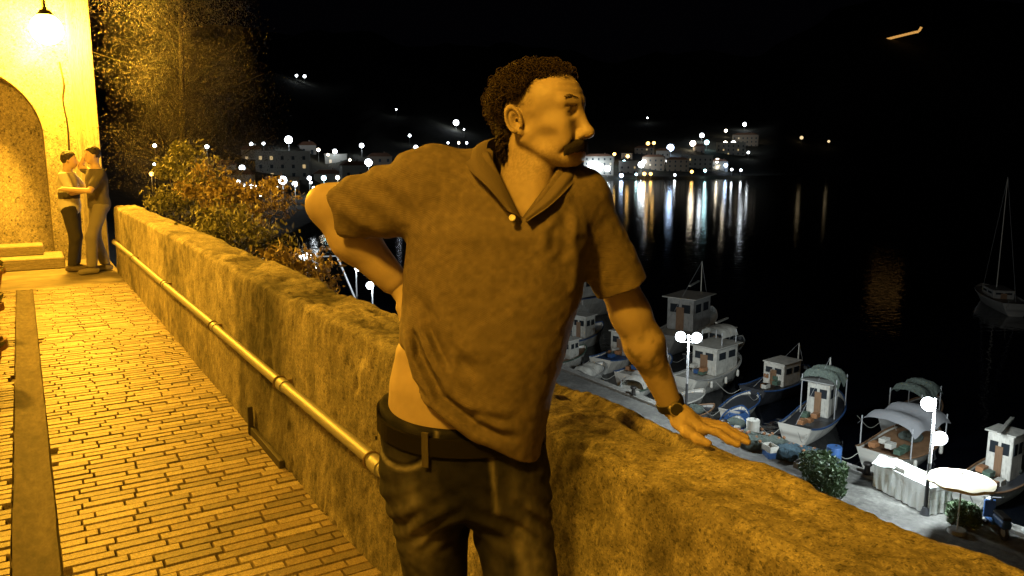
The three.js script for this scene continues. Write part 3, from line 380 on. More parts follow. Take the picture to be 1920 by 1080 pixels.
boat('white covered dinghy touching the shirt hem at the quay edge', 28.0, -36.4, 0.4, { L: 3.3, B: 1.4, F: 0.5, sheer: 0.3, rail: greyP, deck: offWhite, name: 'dinghy', canopy: { x0: -1.2, x1: 0.9, w: 1.3, h: 0.25, mat: ds(offWhite), sag: 0.12 } });
boat('small boat with a green rail beside the shirt, farthest up the quay', 28.6, -39.8, 0.3, { L: 4.2, B: 1.7, F: 0.65, sheer: 0.4, rail: greenP, deck: woodP, cabin: { x: 0.5, l: 1.0, w: 1.0, h: 1.2, col: offWhite }, clutter: 87 });
boat('pale fishing boat with a short mast behind the boxy cabin boat', 32.6, -43.6, 0.3, { L: 5.4, B: 2.0, F: 0.8, sheer: 0.6, hull: offWhite, rail: blueP, deck: greyP, cabin: { x: 0.6, l: 1.2, w: 1.2, h: 1.5, col: offWhite }, mast: 3.2, mastX: -0.6 });
boat('dark fishing boat with a grey wheelhouse behind the hard top boat', 37.6, -35.2, 0.2, { L: 5.6, B: 2.0, F: 0.8, sheer: 0.6, hull: darkP, rail: offWhite, deck: greyP, cabin: { x: 0.4, l: 1.3, w: 1.2, h: 1.6, col: greyP, roof: offWhite }, boom: 2.4, boomX: 0.6, boomY: 1.9 });
boat('grey boat with a patched awning behind the flower topped boat', 36.6, -21.2, 0.15, { L: 4.6, B: 1.9, F: 0.75, sheer: 0.5, hull: greyP, rail: woodP, deck: darkP, canopy: { x0: -1.2, x1: 1.2, w: 1.7, h: 1.3, mat: netM, sag: 0.2 }, clutter: 89 });
{ // clutter along the quay
  const crate = (label, x, z, y, a, m) => { const c = thing('fish_crate', label, 'crate', [x, QUAY + y, z], a, 'crates on the quay'); part('crate_base', rbox(0.6, 0.03, 0.4, 0.01, 0, 0.015, 0), m, c); for (const s of [-1, 1]) { part('crate_side', rbox(0.6, 0.24, 0.025, 0.008, 0, 0.13, s * 0.188), m, c); part('crate_end', rbox(0.025, 0.24, 0.35, 0.008, s * 0.288, 0.13, 0), m, c); } };
  crate('white crate on the quay beside the pale floats', 25.0, -22.6, 0, 0.4, white); crate('blue crate on the quay between the two net heaps', 25.1, -20.4, 0, 1.1, blueP); crate('white crate stacked on the blue crate between the nets', 25.1, -20.4, 0.26, 1.3, offWhite); crate('grey crate on the quay beside the dark round shrub', 25.3, -19.0, 0, 0.2, greyP);
  const barrel = (label, x, z, m) => { const t = thing('barrel', label, 'barrel', [x, QUAY, z], 0, 'barrels on the quay'); part('drum', new THREE.LatheGeometry([[0, 0], [0.28, 0], [0.29, 0.03], [0.28, 0.28], [0.295, 0.3], [0.28, 0.32], [0.28, 0.56], [0.295, 0.58], [0.28, 0.6], [0.29, 0.86], [0.27, 0.88], [0, 0.86]].map(p => new THREE.Vector2(...p)), 20), m, t); part('bung', new THREE.CylinderGeometry(0.04, 0.04, 0.03, 10).translate(0.12, 0.875, 0), darkIron, t); };
  barrel('pale barrel standing behind the nets', 26.1, -22.2, offWhite); barrel('blue barrel standing by the blue net heap', 26.3, -18.3, blueP);
}
{ // cloth covered stall
  const cloth = M(0.72, 0.77, 0.75, 0.9, { side: THREE.DoubleSide, bumpMap: roughTex, bumpScale: 0.01 });
  const t = thing('fish_stall', 'long table stall draped in white cloth at the foot of the globe lamp', 'stall', [26.15, QUAY, -15.0], 1.35);
  part('table_top', rbox(2.5, 0.05, 1.0, 0.01, 0, 0.98, 0), cloth, t);
  const dr = (x0, z0, x1, z1) => { const n = 40, pos = [], ix = [], nx = (z1 - z0), nz = -(x1 - x0), l = hypot(nx, nz); for (let i = 0; i <= n; i++) for (let j = 0; j <= 5; j++) { const u = i / n, v = j / 5, w = v * (0.035 * sin(u * l * 20) + 0.05 * vnoise(u * l * 5, v * 2, x0)) + 0.012; pos.push(mix(x0, x1, u) + nx / l * w, 1.0 - v * 0.97, mix(z0, z1, u) + nz / l * w); } for (let i = 0; i < n; i++) for (let j = 0; j < 5; j++) { const a = i * 6 + j; ix.push(a, a + 6, a + 1, a + 1, a + 6, a + 7); } const g = new THREE.BufferGeometry(); g.setAttribute('position', new THREE.Float32BufferAttribute(pos, 3)); g.setAttribute('uv', new THREE.Float32BufferAttribute(pos.filter((_, i) => i % 3 < 2), 2)); g.setIndex(ix); g.computeVertexNormals(); return g; };
  for (const q of [[1.25, 0.5, -1.25, 0.5], [-1.25, -0.5, 1.25, -0.5], [-1.25, 0.5, -1.25, -0.5], [1.25, -0.5, 1.25, 0.5]]) part('cloth_side', dr(...q), cloth, t);
  const u = thing('folded_sheet', 'crumpled white sheet lying on the draped stall', 'sheet', [26.0, QUAY + 1.03, -15.9], 0.3); const pg = new THREE.PlaneGeometry(1.0, 0.8, 26, 20).rotateX(-PI / 2), p = pg.attributes.position; for (let i = 0; i < p.count; i++) p.setY(i, 0.06 + 0.1 * (fbm(p.getX(i) * 3.5, 1, p.getZ(i) * 3.5, 3) + 0.3)); pg.computeVertexNormals(); part('sheet', pg, cloth, u);
  const cr = [[25.9, -15.2, white, 'white fish crate on the draped stall'], [26.35, -14.3, offWhite, 'grey white fish crate on the lamp end of the draped stall']]; for (const [x, z, m, label] of cr) { const c = thing('fish_crate', label, 'crate', [x, QUAY + 1.01, z], 1.3); part('crate_base', rbox(0.5, 0.03, 0.34, 0.01, 0, 0.015, 0), m, c); for (const s of [-1, 1]) { part('crate_side', rbox(0.5, 0.16, 0.025, 0.008, 0, 0.1, s * 0.16), m, c); part('crate_end', rbox(0.025, 0.16, 0.3, 0.008, s * 0.24, 0.1, 0), m, c); } }
}
{ // parasol
  const t = thing('parasol', 'open round cream parasol glowing under the globe lamp', 'parasol', [25.0, QUAY, -12.7]); const cl = M(0.78, 0.72, 0.52, 0.9, { side: THREE.DoubleSide });
  const pos = [0, 2.02, 0], ix = []; const K = 8, S = 6; for (let k = 0; k < K * S; k++) { const a = k / (K * S) * 2 * PI, sc = abs(((k % S) / S) - 0.5) * 2; for (const [r, y] of [[0.5, 1.95], [1.0, 1.8 + 0.04 * (1 - sc)], [1.01, 1.71 + 0.02 * (1 - sc)]]) pos.push(cos(a) * r * mix(0.955, 1, sc), y, sin(a) * r * mix(0.955, 1, sc)); }
  const n = K * S; for (let k = 0; k < n; k++) { const a = 1 + k * 3, b = 1 + ((k + 1) % n) * 3; ix.push(0, b, a, a, b, a + 1, b, b + 1, a + 1, a + 1, b + 1, a + 2, b + 1, b + 2, a + 2); } const g = new THREE.BufferGeometry(); g.setAttribute('position', new THREE.Float32BufferAttribute(pos, 3)); g.setIndex(ix); g.computeVertexNormals(); part('canopy', g, cl, t);
  part('pole', rod([0, 0.1, 0], [0, 2.08, 0], 0.025, 8), offWhite, t); part('foot', new THREE.CylinderGeometry(0.26, 0.3, 0.12, 16).translate(0, 0.06, 0), greyP, t); for (let k = 0; k < 8; k++) { const a = k / 8 * 2 * PI; part('rib', rod([0, 1.97, 0], [cos(a) * 0.97, 1.79, sin(a) * 0.97], 0.01, 4), offWhite, t); }
}
{ // parked scooter
  const t = thing('scooter', 'dark parked scooter on the quay beyond the wall corner', 'scooter', [26.1, QUAY, -12.1], 0.9), rub = M(0.02, 0.02, 0.02, 0.8);
  for (const x of [-0.6, 0.62]) { const w = part('wheel', new THREE.TorusGeometry(0.22, 0.06, 8, 20).translate(x, 0.28, 0), rub, t); part('rim', new THREE.CylinderGeometry(0.15, 0.15, 0.05, 14).rotateX(PI / 2).translate(x, 0.28, 0), lampMetal, w); }
  part('body', [rbox(0.75, 0.3, 0.3, 0.1, -0.42, 0.55, 0), rbox(0.5, 0.07, 0.3, 0.02, 0.1, 0.32, 0), rbox(0.1, 0.62, 0.36, 0.04, 0.42, 0.62, 0)], blueP, t); part('seat', rbox(0.7, 0.1, 0.28, 0.05, -0.42, 0.76, 0), rub, t); part('handlebar', [rod([0.48, 0.3, 0], [0.38, 1.02, 0], 0.025, 8), rod([0.36, 1.03, -0.3], [0.36, 1.03, 0.3], 0.016, 6)], lampMetal, t); part('headlamp', new THREE.SphereGeometry(0.09, 12, 8).translate(0.46, 0.92, 0), offWhite, t);
}
{ // shrubs, nets and bollards on the quay
  const r = rng(91), shr = leafMat(0.05, 0.09, 0.035);
  const sh = (label, x, z, R, h, n) => { const t = thing('quay_shrub', label, 'shrub', [x, QUAY, z], 0, 'shrubs on the quay'); part('foliage', leafCloud(r, n, () => { const a = r() * 6.3, u = r(), q = pow(r(), 0.4) * R; return [cos(a) * q, u * h * (1.1 - 0.4 * q / R) + 0.05, sin(a) * q]; }, 0.11), shr, t); part('stem', rod([0, 0, 0], [0, h * 0.7, 0], 0.05, 6, 0.02), bark, t); };
  sh('dark round shrub just over the wall edge beside the draped stall', 24.0, -17.0, 0.75, 1.5, 1500); sh('low shrub between the nets and the draped stall', 25.2, -18.3, 0.6, 0.9, 1100); sh('small shrub at the foot of the parasol', 25.9, -13.0, 0.5, 0.7, 900);
  const nh = (label, x, z, s, m) => { const t = thing('fishing_net', label, 'net', [x, QUAY, z], 0, 'nets heaped on the quay'); part('net_heap', nets(p => { let d = 9; const q = rng(s); for (let k = 0; k < 9; k++) d = smin(d, ellipsoid(p, [(q() - 0.5) * 1.3, 0.08 + q() * 0.15, (q() - 0.5) * 1.6], [0.42, 0.3, 0.4]), 0.15); d = smax(d, -p[1] + 0.004, 0.03); return d + 0.05 * vnoise(p[0] * 9, p[1] * 9, p[2] * 9); }, [-1.3, -0.1, -1.5], [1.3, 0.8, 1.5], 0.06), m, t); const f = []; for (let k = 0; k < 14; k++) f.push(new THREE.SphereGeometry(0.07, 8, 6).translate((r() - 0.5) * 1.3, 0.42 + r() * 0.08, (r() - 0.5) * 1.6)); part('float_line', f, s % 2 ? orangeP : offWhite, t); };
  nh('grey green heap of nets with pale floats beyond the fingers', 25.7, -21.5, 3, netM); nh('blue green heap of nets with orange floats beside the shrub', 25.9, -19.4, 9, M(0.05, 0.10, 0.13, 0.95, { bumpMap: roughTex, bumpScale: 0.08 }));
  nh('pale heap of nets on the quay beside the scooter', 26.3, -10.4, 12, M(0.36, 0.38, 0.36, 0.95, { bumpMap: roughTex, bumpScale: 0.08 }));
  [[25.6, -23.4, 'iron bollard on the kerb beyond the fingertips'], [26.55, -17.0, 'iron bollard on the kerb behind the draped stall'], [25.6, -29.5, 'iron bollard on the kerb behind the wrist']].forEach(([x, z, label]) => { const t = thing('bollard', label, 'bollard', [x, QUAY + 0.137, z], 0, 'bollards on the quay'); part('post', new THREE.LatheGeometry([[0, 0], [0.15, 0], [0.11, 0.08], [0.1, 0.3], [0.17, 0.38], [0.15, 0.46], [0, 0.48]].map(p => new THREE.Vector2(...p)), 16), darkIron, t); });
}

// ------------------------------------------------------------------ the town across the bay (azimuth, elevation, size, colour)
const TOWN = [[16.18, 1.2, 18, 'w'], [13.71, 0.9, 8, 'w'], [14.51, 0.94, 7, 'w'], [16.19, -0.04, 12, 'w'], [13.03, -0.72, 14, 'w'], [11.51, -1.72, 16, 'o'], [12.74, -1.62, 8, 'w'], [13.7, -1.99, 16, 'w'], [13.08, -1.88, 6, 'w'], [14.83, -1.86, 8, 'y'], [15.66, -1.57, 20, 'w'], [15.29, -1.94, 7, 'w'], [16.47, -1.84, 13, 'w'], [17.46, -1.44, 10, 'w'], [18.45, -1.44, 12, 'c'], [19.4, -1.41, 10, 'y'], [14.05, -2.62, 12, 'w'], [18.16, 0.52, 8, 'y'], [18.8, 0.18, 6, 'y'], [19.28, 0.41, 11, 'w'], [21.14, 0.82, 11, 'w'], [21.58, -0.37, 18, 'w'], [20.29, -0.19, 6, 'y'], [17.56, -1.74, 6, 'w'], [17.73, -2.11, 7, 'w'], [16.9, 5.5, 6, 'w'], [17.43, 5.47, 7, 'w'], [24.95, 0.71, 10, 'w'], [24.52, 1.53, 7, 'w'], [27.83, 2.44, 14, 'w'], [28.39, 1.96, 4, 'w'], [23.62, 3.34, 4, 'w'], [27.24, 1.02, 5, 'w'], [28.0, 1.02, 6, 'y'], [28.57, 1.02, 6, 'w'], [7.67, 0.76, 8, 'w'], [7.56, -0.45, 6, 'w'], [7.35, -1.07, 10, 'o'], [10.87, 0.71, 9, 'w'], [43.08, 0.67, 17, 'b'], [44.61, 0.96, 14, 'y'], [45.2, 1.51, 11, 'w'], [45.55, 1.03, 11, 'c'], [38.56, 0.08, 12, 'w'], [38.87, -0.38, 11, 'w'], [37.51, -0.57, 17, 'w'], [38.12, -0.68, 19, 'w'], [38.69, -0.79, 15, 'w'], [39.86, -0.34, 10, 'c'], [41.07, -0.52, 15, 'w'], [41.25, -0.3, 10, 'w'], [41.54, 0.0, 8, 'w'], [41.8, 0.04, 8, 'w'], [42.96, -0.26, 11, 'w'], [45.52, -0.11, 12, 'w'], [46.32, -0.29, 15, 'y'], [46.91, -0.55, 9, 'b'], [46.81, 0.99, 9, 'y'], [47.35, 0.95, 12, 'w'], [47.89, 0.69, 10, 'w'], [48.03, 2.24, 9, 'w'], [48.37, 0.33, 6, 'w'], [43.44, -1.23, 6, 'w'], [46.81, 1.82, 7, 'y'], [48.39, 1.34, 8, 'y'], [51.77, 1.31, 8, 'o'], [53.49, 1.05, 6, 'y'], [41.42, 2.74, 4, 'w'], [41.51, 0.97, 9, 'o'], [41.92, 1.0, 8, 'o'], [39.16, 0.23, 8, 'o'], [40.11, 0.08, 9, 'o'], [41.31, -1.16, 9, 'o'], [41.76, -1.16, 8, 'o'], [40.74, -1.2, 6, 'c'], [39.69, -1.28, 10, 'b'], [44.61, -1.0, 8, 'o'], [45.52, -0.92, 7, 'c'], [47.32, -0.84, 6, 'w'], [47.93, -0.88, 6, 'w']];
const HOUSES = [[15.76, -1.35, 95, 51], [22.37, -0.86, 45, 28], [12.91, -2.06, 45, 30], [15.64, -2.09, 60, 22], [18.72, -2.04, 50, 28], [20.48, -1.87, 45, 40], [10.28, -1.95, 50, 30], [17.36, 0.37, 30, 17], [38.07, -1.21, 55, 37], [40.16, -1.13, 35, 25], [41.94, -0.94, 40, 28], [43.61, -1.01, 40, 25], [45.17, -0.85, 45, 28], [46.53, -0.92, 30, 20], [45.03, 0.37, 20, 13], [47.2, 0.18, 60, 24], [42.57, -0.19, 25, 20], [48.15, 0.73, 45, 23], [40.04, -0.11, 20, 13], [41.25, 0.19, 35, 15], [13.7, -0.18, 35, 24], [19.33, -0.37, 40, 20], [12.01, -1.25, 30, 25]];
{ // lamps and houses across the bay: each stands on the land where its line of sight meets the ground
  const tint = { w: [0.86, 0.94, 1], y: [1, 0.86, 0.62], o: [1, 0.55, 0.12], c: [0.55, 0.95, 1], b: [0.5, 0.68, 1] }, words = { w: 'white', y: 'warm white', o: 'orange', c: 'turquoise', b: 'blue white' };
  const dimHead = glassGlow(new THREE.Color().setRGB(1, 0.75, 0.4), 1.1), headMat = {}; for (const k in tint) headMat[k] = glassGlow(new THREE.Color().setRGB(...tint[k]), k === 'o' ? 7 : 12);
  const onLand = (az, el, up) => { const a = az * DEG, s = Math.tan(el * DEG); let r = shoreR(a) + 3; for (; r < 2600; r += 1.5) { const g = landY(r * sin(a), -r * cos(a)); if (g + up >= EYE + r * s) break; } const x = r * sin(a), z = -r * cos(a), g = landY(x, z); return { x, z, g, r, y: max(EYE + r * s, g + 0.8) }; };
  const where = (az, el) => az < 8 ? 'behind the bushes' : az < 25 ? (el > 2.5 ? 'high on the hill over the bent arm' : el > 0.3 ? 'on the slope above the bent arm' : 'along the shore above the bent elbow') : az < 35 ? 'on the dark hill behind the head' : az < 42 ? (el > 0 ? 'on the slope beside the face' : 'on the waterfront beside the chin') : az < 50 ? (el > 0.4 ? 'on the upper slope across the bay' : 'on the lower waterfront across the bay') : 'on the dark headland past the town';
  let lights = 0;
  const kindOf = ([az, el, size, k]) => `${size > 13 ? 'large bright' : size > 8 ? 'bright' : 'small'} ${words[k]} street lamp ${where(az, el)}`, ord = ['first', 'second', 'third', 'fourth', 'fifth', 'sixth', 'seventh', 'eighth'];
  TOWN.forEach(([az, el, size, k]) => {
    const p = onLand(az, el, 5.5), m = size / 1470 * p.r * 0.88, h = p.y - p.g, sz = size > 13 ? 'large bright' : size > 8 ? 'bright' : 'small';
    const t = thing('town_lamp', kindOf([az, el, size, k]) + (() => { const same = TOWN.filter(o => kindOf(o) === kindOf([az, el, size, k])); return same.length > 1 ? `, ${ord[same.filter(o => o[0] < az).length]} from the left` : ''; })(), 'street lamp', [p.x, p.g, p.z], -az * DEG, `${sz} ${words[k]} lamps ${where(az, el)}`);
    part('post', rod([0, 0, 0], [0, h, 0], 0.1, 6), lampMetal, t); part('lamp_head', new THREE.SphereGeometry(m * 0.42, 12, 8).translate(0, h, 0), az > 49.5 ? dimHead : headMat[k], t); part('lamp_cap', new THREE.CylinderGeometry(m * 0.1, m * 0.16, m * 0.1, 6).translate(0, h + m * 0.45, 0), darkIron, t);
    if (size >= 9 && lights < 34) { lights++; const l = new THREE.PointLight(new THREE.Color().setRGB(...tint[k]), 1.3 * size * (k === 'o' ? 1.2 : 1), 0, 2); l.position.set(0, h - m * 0.75, m * 0.4 + 0.6); l.shadow.radius = 15; l.castShadow = true; t.add(l); }
  });
  const r = rng(63), walls = [M(0.5, 0.5, 0.46, 0.9), M(0.42, 0.4, 0.34, 0.9), M(0.56, 0.55, 0.52, 0.9), M(0.4, 0.33, 0.26, 0.9)], roofM = M(0.2, 0.1, 0.06, 0.9), shutter = M(0.05, 0.07, 0.09, 0.8), lit = glassGlow(new THREE.Color().setRGB(1, 0.7, 0.3), 0.5);
  const names = ['broad grey block of flats under the bright hill lamp', 'pale house with a wide white light just above the sleeve', 'low house by the orange lamp above the bush', 'shore house under the large lamp above the elbow', 'shore house between the turquoise and warm lamps', 'house at the shoulder end of the shore row', 'dim house above the bushes beyond the wall', 'small house up beside the bright hill lamp', 'floodlit waterfront tavern beside the chin', 'waterfront house next to the floodlit tavern', 'waterfront house behind the pair of white lamps', 'waterfront house below the blue white lamp', 'waterfront house over the orange reflection', 'last waterfront house at the end of the lights', 'small house below the warm lamp across the bay', 'wide upper house below the highest lamps across the bay', 'narrow house up behind the blue white lamp', 'dim reddish house past the upper lamps', 'small house with an orange lamp beside the face', 'house under the orange terrace lamps', 'small house by the little lamps on the slope', 'dark house between the two warm lamps on the slope', 'small dim house above the orange lamp'];
  HOUSES.forEach(([az, el, wpx, hpx], i) => {
    const p = onLand(az, el, 0.4); const w = clamp(wpx / 1490 * p.r, 5, 22), h = clamp(hpx / 1490 * p.r, 3.2, 13), d = 7, dx = sin(az * DEG), dz = -cos(az * DEG); const x = p.x + dx * 6, z = p.z + dz * 6, g = landY(p.x, p.z) - 0.3;
    const t = thing('town_house', names[i], 'house', [x, g, z], -az * DEG + (r() - 0.5) * 0.35, 'houses across the bay'), wm = walls[floor(r() * 4)]; part('wall', box(w, h, d, 0, h / 2 - 0.6, 0), wm, t);
    if (i % 3 === 0) part('roof', rbox(w + 0.5, 0.35, d + 0.5, 0.05, 0, h - 0.42, 0), wm, t); else { const s = new THREE.Shape(); s.moveTo(-w / 2 - 0.4, 0); s.lineTo(w / 2 + 0.4, 0); s.lineTo(w * 0.3, 1.6); s.lineTo(-w * 0.3, 1.6); s.closePath(); const rf = part('roof', new THREE.ExtrudeGeometry(s, { depth: d + 0.6, bevelEnabled: false }).translate(0, h - 0.62, -d / 2 - 0.3), roofM, t); part('chimney', box(0.6, 1.3, 0.6, w * 0.2, h + 1.0, -1), wm, rf); }
    const fl = max(1, floor(h / 3)), nc = max(2, floor(w / 3.2)); for (let f = 0; f < fl; f++) for (let c = 0; c < nc; c++) { const wx = (c + 0.5) / nc * w - w / 2, wy = f * 3 + 1.3; if (f === 0 && c === floor(nc / 2)) { part('door', box(1.1, 2.1, 0.16, wx, 0.5, d / 2 + 0.02), shutter, t); continue; } if (wy > h - 1.3) continue; const q = part('window', box(1.0, 1.3, 0.12, wx, wy, d / 2 + 0.02), r() < 0.12 ? lit : shutter, t); part('sill', box(1.3, 0.12, 0.3, wx, wy - 0.72, d / 2 + 0.05), wm, q); }
  });
  { // orange strip high on the dark mountain
    const q = onLand(57.3, 7.6, 9), a = 57.3 * DEG, D = q.r, w = D * 0.029, y = q.y; const t = thing('hilltop_light', 'tilted orange strip of light high in the dark over the sea', 'light', [D * sin(a), y, -D * cos(a)], -a); const em = glassGlow(new THREE.Color().setRGB(1, 0.5, 0.12), 0.6);
    t.scale.setScalar(1); part('mounting', tube([[-w * 0.7, -9, -1], [0, -3, -1], [w * 0.7, 4, -1]], 1.2, 12, 6), darkIron, t);
    const pts = [[-w * 0.7, -9], [-w * 0.62, -4], [-w * 0.5, -4.5], [-w * 0.2, -2.2], [w * 0.2, 0.5], [w * 0.5, 2.6], [w * 0.62, 3.2], [w * 0.7, 8.5]]; for (let i = 0; i < pts.length - 1; i++) { const A = pts[i], B = pts[i + 1], n = max(1, Math.ceil(hypot(B[0] - A[0], B[1] - A[1]) / 3.6)); for (let j = 0; j < n; j++) part('light_tube', rod([mix(A[0], B[0], j / n), mix(A[1], B[1], j / n), 0], [mix(A[0], B[0], (j + 1) / n), mix(A[1], B[1], (j + 1) / n), 0], 1.5, 6, 1.9), em, t); }
  }
}

// ------------------------------------------------------------------ the man leaning on the wall (own axes: x along the picture, z towards the viewer)
const man = thing('person', 'man with moustache in brown polo shirt and jeans leaning one hand on the wall', 'person', [0.8966, 0, -1.4443], -YAW);
{
  const H = [0.058, 1.6965, -0.02], A = 0.46, ca = cos(A), sa = sin(A);              // head: place and turn towards the viewer
  const toHead = p => { const x = p[0] - H[0], y = p[1] - H[1], z = p[2] - H[2]; return [x * ca + z * sa, y, -x * sa + z * ca]; }, fromHead = q => [H[0] + q[0] * ca - q[2] * sa, H[1] + q[1], H[2] + q[0] * sa + q[2] * ca];
  const skullC = [-0.006, 0.014, 0], skullR = [0.094, 0.071, 0.074];
  const headSdf = q => {
    const z = abs(q[2]), p = [q[0], q[1], z];
    let d = ellipsoid(p, skullC, skullR);
    d = smin(d, ellipsoid(p, [0.038, 0.024, 0], [0.054, 0.055, 0.062]), 0.03);
    d = smin(d, ellipsoid(p, [0.040, -0.042, 0], [0.052, 0.072, 0.054]), 0.03);
    d = smin(d, capsule(p, [-0.006, -0.054, 0.048], [0.070, -0.091, 0.018], 0.020, 0.022), 0.03);
    d = smin(d, ellipsoid(p, [0.083, -0.091, 0], [0.021, 0.021, 0.026]), 0.018);
    d = smin(d, ellipsoid(p, [0.056, -0.032, 0.044], [0.030, 0.024, 0.020]), 0.022);          // cheekbone
    d = smin(d, ellipsoid(p, [0.068, -0.058, 0.034], [0.022, 0.022, 0.020]), 0.018);          // smiling cheek
    d = smax(d, -ellipsoid(p, [0.045, -0.064, 0.0715], [0.030, 0.018, 0.014]), 0.020);            // hollow under the cheekbone
    d = smin(d, capsule(p, [0.086, 0.017, 0.008], [0.072, 0.016, 0.046], 0.012, 0.010), 0.014); // brow
    d = smax(d, -(ellipsoid(p, [0.093, -0.004, 0.033], [0.0105, 0.008, 0.016])), 0.010);        // socket
    d = smin(d, capsule(p, [0.087, 0.004, 0], [0.110, -0.042, 0], 0.0095, 0.0115), 0.014);     // nose
    d = smin(d, ellipsoid(p, [0.1125, -0.0460, 0], [0.0130, 0.0105, 0.0118]), 0.012);
    d = smin(d, ellipsoid(p, [0.099, -0.050, 0.0135], [0.012, 0.0085, 0.008]), 0.007);
    d = smax(d, -ellipsoid(p, [0.105, -0.0585, 0.0075], [0.006, 0.005, 0.004]), 0.004);
    d = smin(d, ellipsoid(p, [0.082, -0.064, 0], [0.018, 0.014, 0.026]), 0.012);               // upper lip mass
    d = smin(d, capsule(p, [0.090, -0.0865, 0], [0.078, -0.082, 0.020], 0.005, 0.003), 0.012); // lower lip
    d = smax(d, -capsule(p, [0.104, -0.0775, 0], [0.080, -0.0765, 0.022], 0.0025, 0.001), 0.006);
    d = smax(d, -capsule(p, [0.098, -0.046, 0.024], [0.073, -0.088, 0.044], 0.0025, 0.002), 0.010); // fold beside the mouth
    const eyeD = hypot(p[0] - 0.0725, p[1] + 0.0035, (z - 0.033) * 0.82) - 0.0138, slit = abs(p[1] + 0.0042 - 7 * (z - 0.033) ** 2 * -1) - 0.0019 * (1 - clamp(((z - 0.033) / 0.0145) ** 2)); d = smin(d, smax(eyeD, -slit, 0.001), 0.005); // lids with a narrow slit
    d = smax(d, -capsule(p, [0.0925, 0.0090, 0.022], [0.083, 0.0078, 0.047], 0.0018, 0.0014), 0.004);
    const ex = (q[0] + 0.020 + 0.18 * (q[1] + 0.018)) * 1.2, ez = (z - 0.0770 + 0.45 * (q[0] + 0.02)) * 1.1, ey = (q[1] + 0.019) * 1.24;   // ear
    let e = ellipsoid([ex, ey, ez], [0, 0, 0.001], [0.0175, 0.032, 0.006]);
    const er = hypot(ex / 0.0165, ey / 0.031), tor = hypot((er - 1) * 0.02, ez - 0.008) - 0.0046; e = smin(e, ey > -0.022 || ex < 0 ? tor : 1, 0.004);
    e = smax(e, -ellipsoid([ex, ey, ez], [0.003, -0.002, 0.010], [0.010, 0.018, 0.012]), 0.004); e = smin(e, ellipsoid([ex, ey, ez], [0.006, -0.031, 0.002], [0.008, 0.009, 0.006]), 0.006); e = smin(e, ellipsoid([ex, ey, ez], [0.013, -0.004, 0.004], [0.005, 0.007, 0.006]), 0.004);
    d = smin(d, e, 0.006);
    return d + 0.0004 * vnoise(q[0] * 60, q[1] * 60, q[2] * 60) + (q[1] > 0.03 ? 0.0004 * sin(q[1] * 420 + 2 * vnoise(q[0] * 30, q[1] * 30, 2)) * sstep(0.05, 0.08, q[0]) : 0);
  };
  const neck = p => smin(capsule(p, [0.022, 1.47, -0.045], [0.036, 1.62, -0.035], 0.063, 0.052), capsule(p, [0.045, 1.49, 0.0], [0.062, 1.578, -0.002], 0.034, 0.024), 0.035);
  // torso sections: y, middle x, half width, middle z, half depth
  const skinT = [[0.86, -0.112, 0.165, -0.01, 0.115], [1.0, -0.113, 0.170, -0.005, 0.128], [1.1, -0.102, 0.172, 0.0, 0.122], [1.18, -0.090, 0.168, -0.005, 0.112], [1.24, -0.066, 0.155, -0.005, 0.105], [1.32, -0.042, 0.155, -0.005, 0.10], [1.44, -0.022, 0.160, -0.012, 0.095], [1.52, -0.012, 0.165, -0.02, 0.09], [1.575, 0.0, 0.10, -0.03, 0.06], [1.62, 0.01, 0.04, -0.03, 0.04]];
  const section = (tab, p, e = 2.3) => { const [c, rx, cz, rz] = interp(tab, p[1]); const q = pow(pow(abs(p[0] - c) / rx, e) + pow(abs(p[2] - cz) / rz, e), 1 / e); return (q - 1) * min(rx, rz) * 0.92; };
  const torsoSkin = p => smax(smax(section(skinT, p), p[1] - 1.6, 0.04), 0.86 - p[1], 0.04);
  const shR = [-0.178, 1.548, -0.02], elR = [-0.432, 1.490, -0.14], wrR = [-0.285, 1.312, -0.15], shL = [0.158, 1.500, -0.05], elL = [0.276, 1.240, -0.09], wrL = [0.388, 1.002, -0.13];
  const arms = p => {
    let d = capsule(p, shR, elR, 0.056, 0.043); d = smin(d, capsule(p, elR, [-0.372, 1.412, -0.14], 0.044, 0.052), 0.03); d = smin(d, capsule(p, [-0.372, 1.412, -0.14], wrR, 0.052, 0.036), 0.03);
    let e = capsule(p, shL, elL, 0.054, 0.042); e = smin(e, capsule(p, elL, [0.312, 1.165, -0.10], 0.042, 0.044), 0.03); e = smin(e, capsule(p, [0.312, 1.165, -0.10], wrL, 0.044, 0.027), 0.03); return min(d, e);
  };
  const legs = p => min(smin(capsule(p, [-0.19, 0.88, -0.01], [-0.172, 0.48, -0.06], 0.078, 0.05), capsule(p, [-0.172, 0.48, -0.06], [-0.165, 0.06, -0.09], 0.05, 0.034), 0.04), smin(capsule(p, [-0.03, 0.88, 0], [0.05, 0.48, 0.03], 0.08, 0.055), capsule(p, [0.05, 0.48, 0.03], [0.075, 0.06, 0.0], 0.055, 0.034), 0.04));
  const chain = (p, pts, r0, r1, k = 0.006) => { let d = 9; for (let i = 0; i < pts.length - 1; i++) d = smin(d, capsule(p, pts[i], pts[i + 1], mix(r0, r1, i / (pts.length - 1)), mix(r0, r1, (i + 1) / (pts.length - 1))), k); return d; };
  // left hand flat on the wall: f along the fingers, t towards the thumb
  const f = [0.87, 0.5], tt = [-0.5, 0.87], at = (u, v, y) => [wrL[0] + f[0] * u + tt[0] * v, y, wrL[2] + f[1] * u + tt[1] * v];
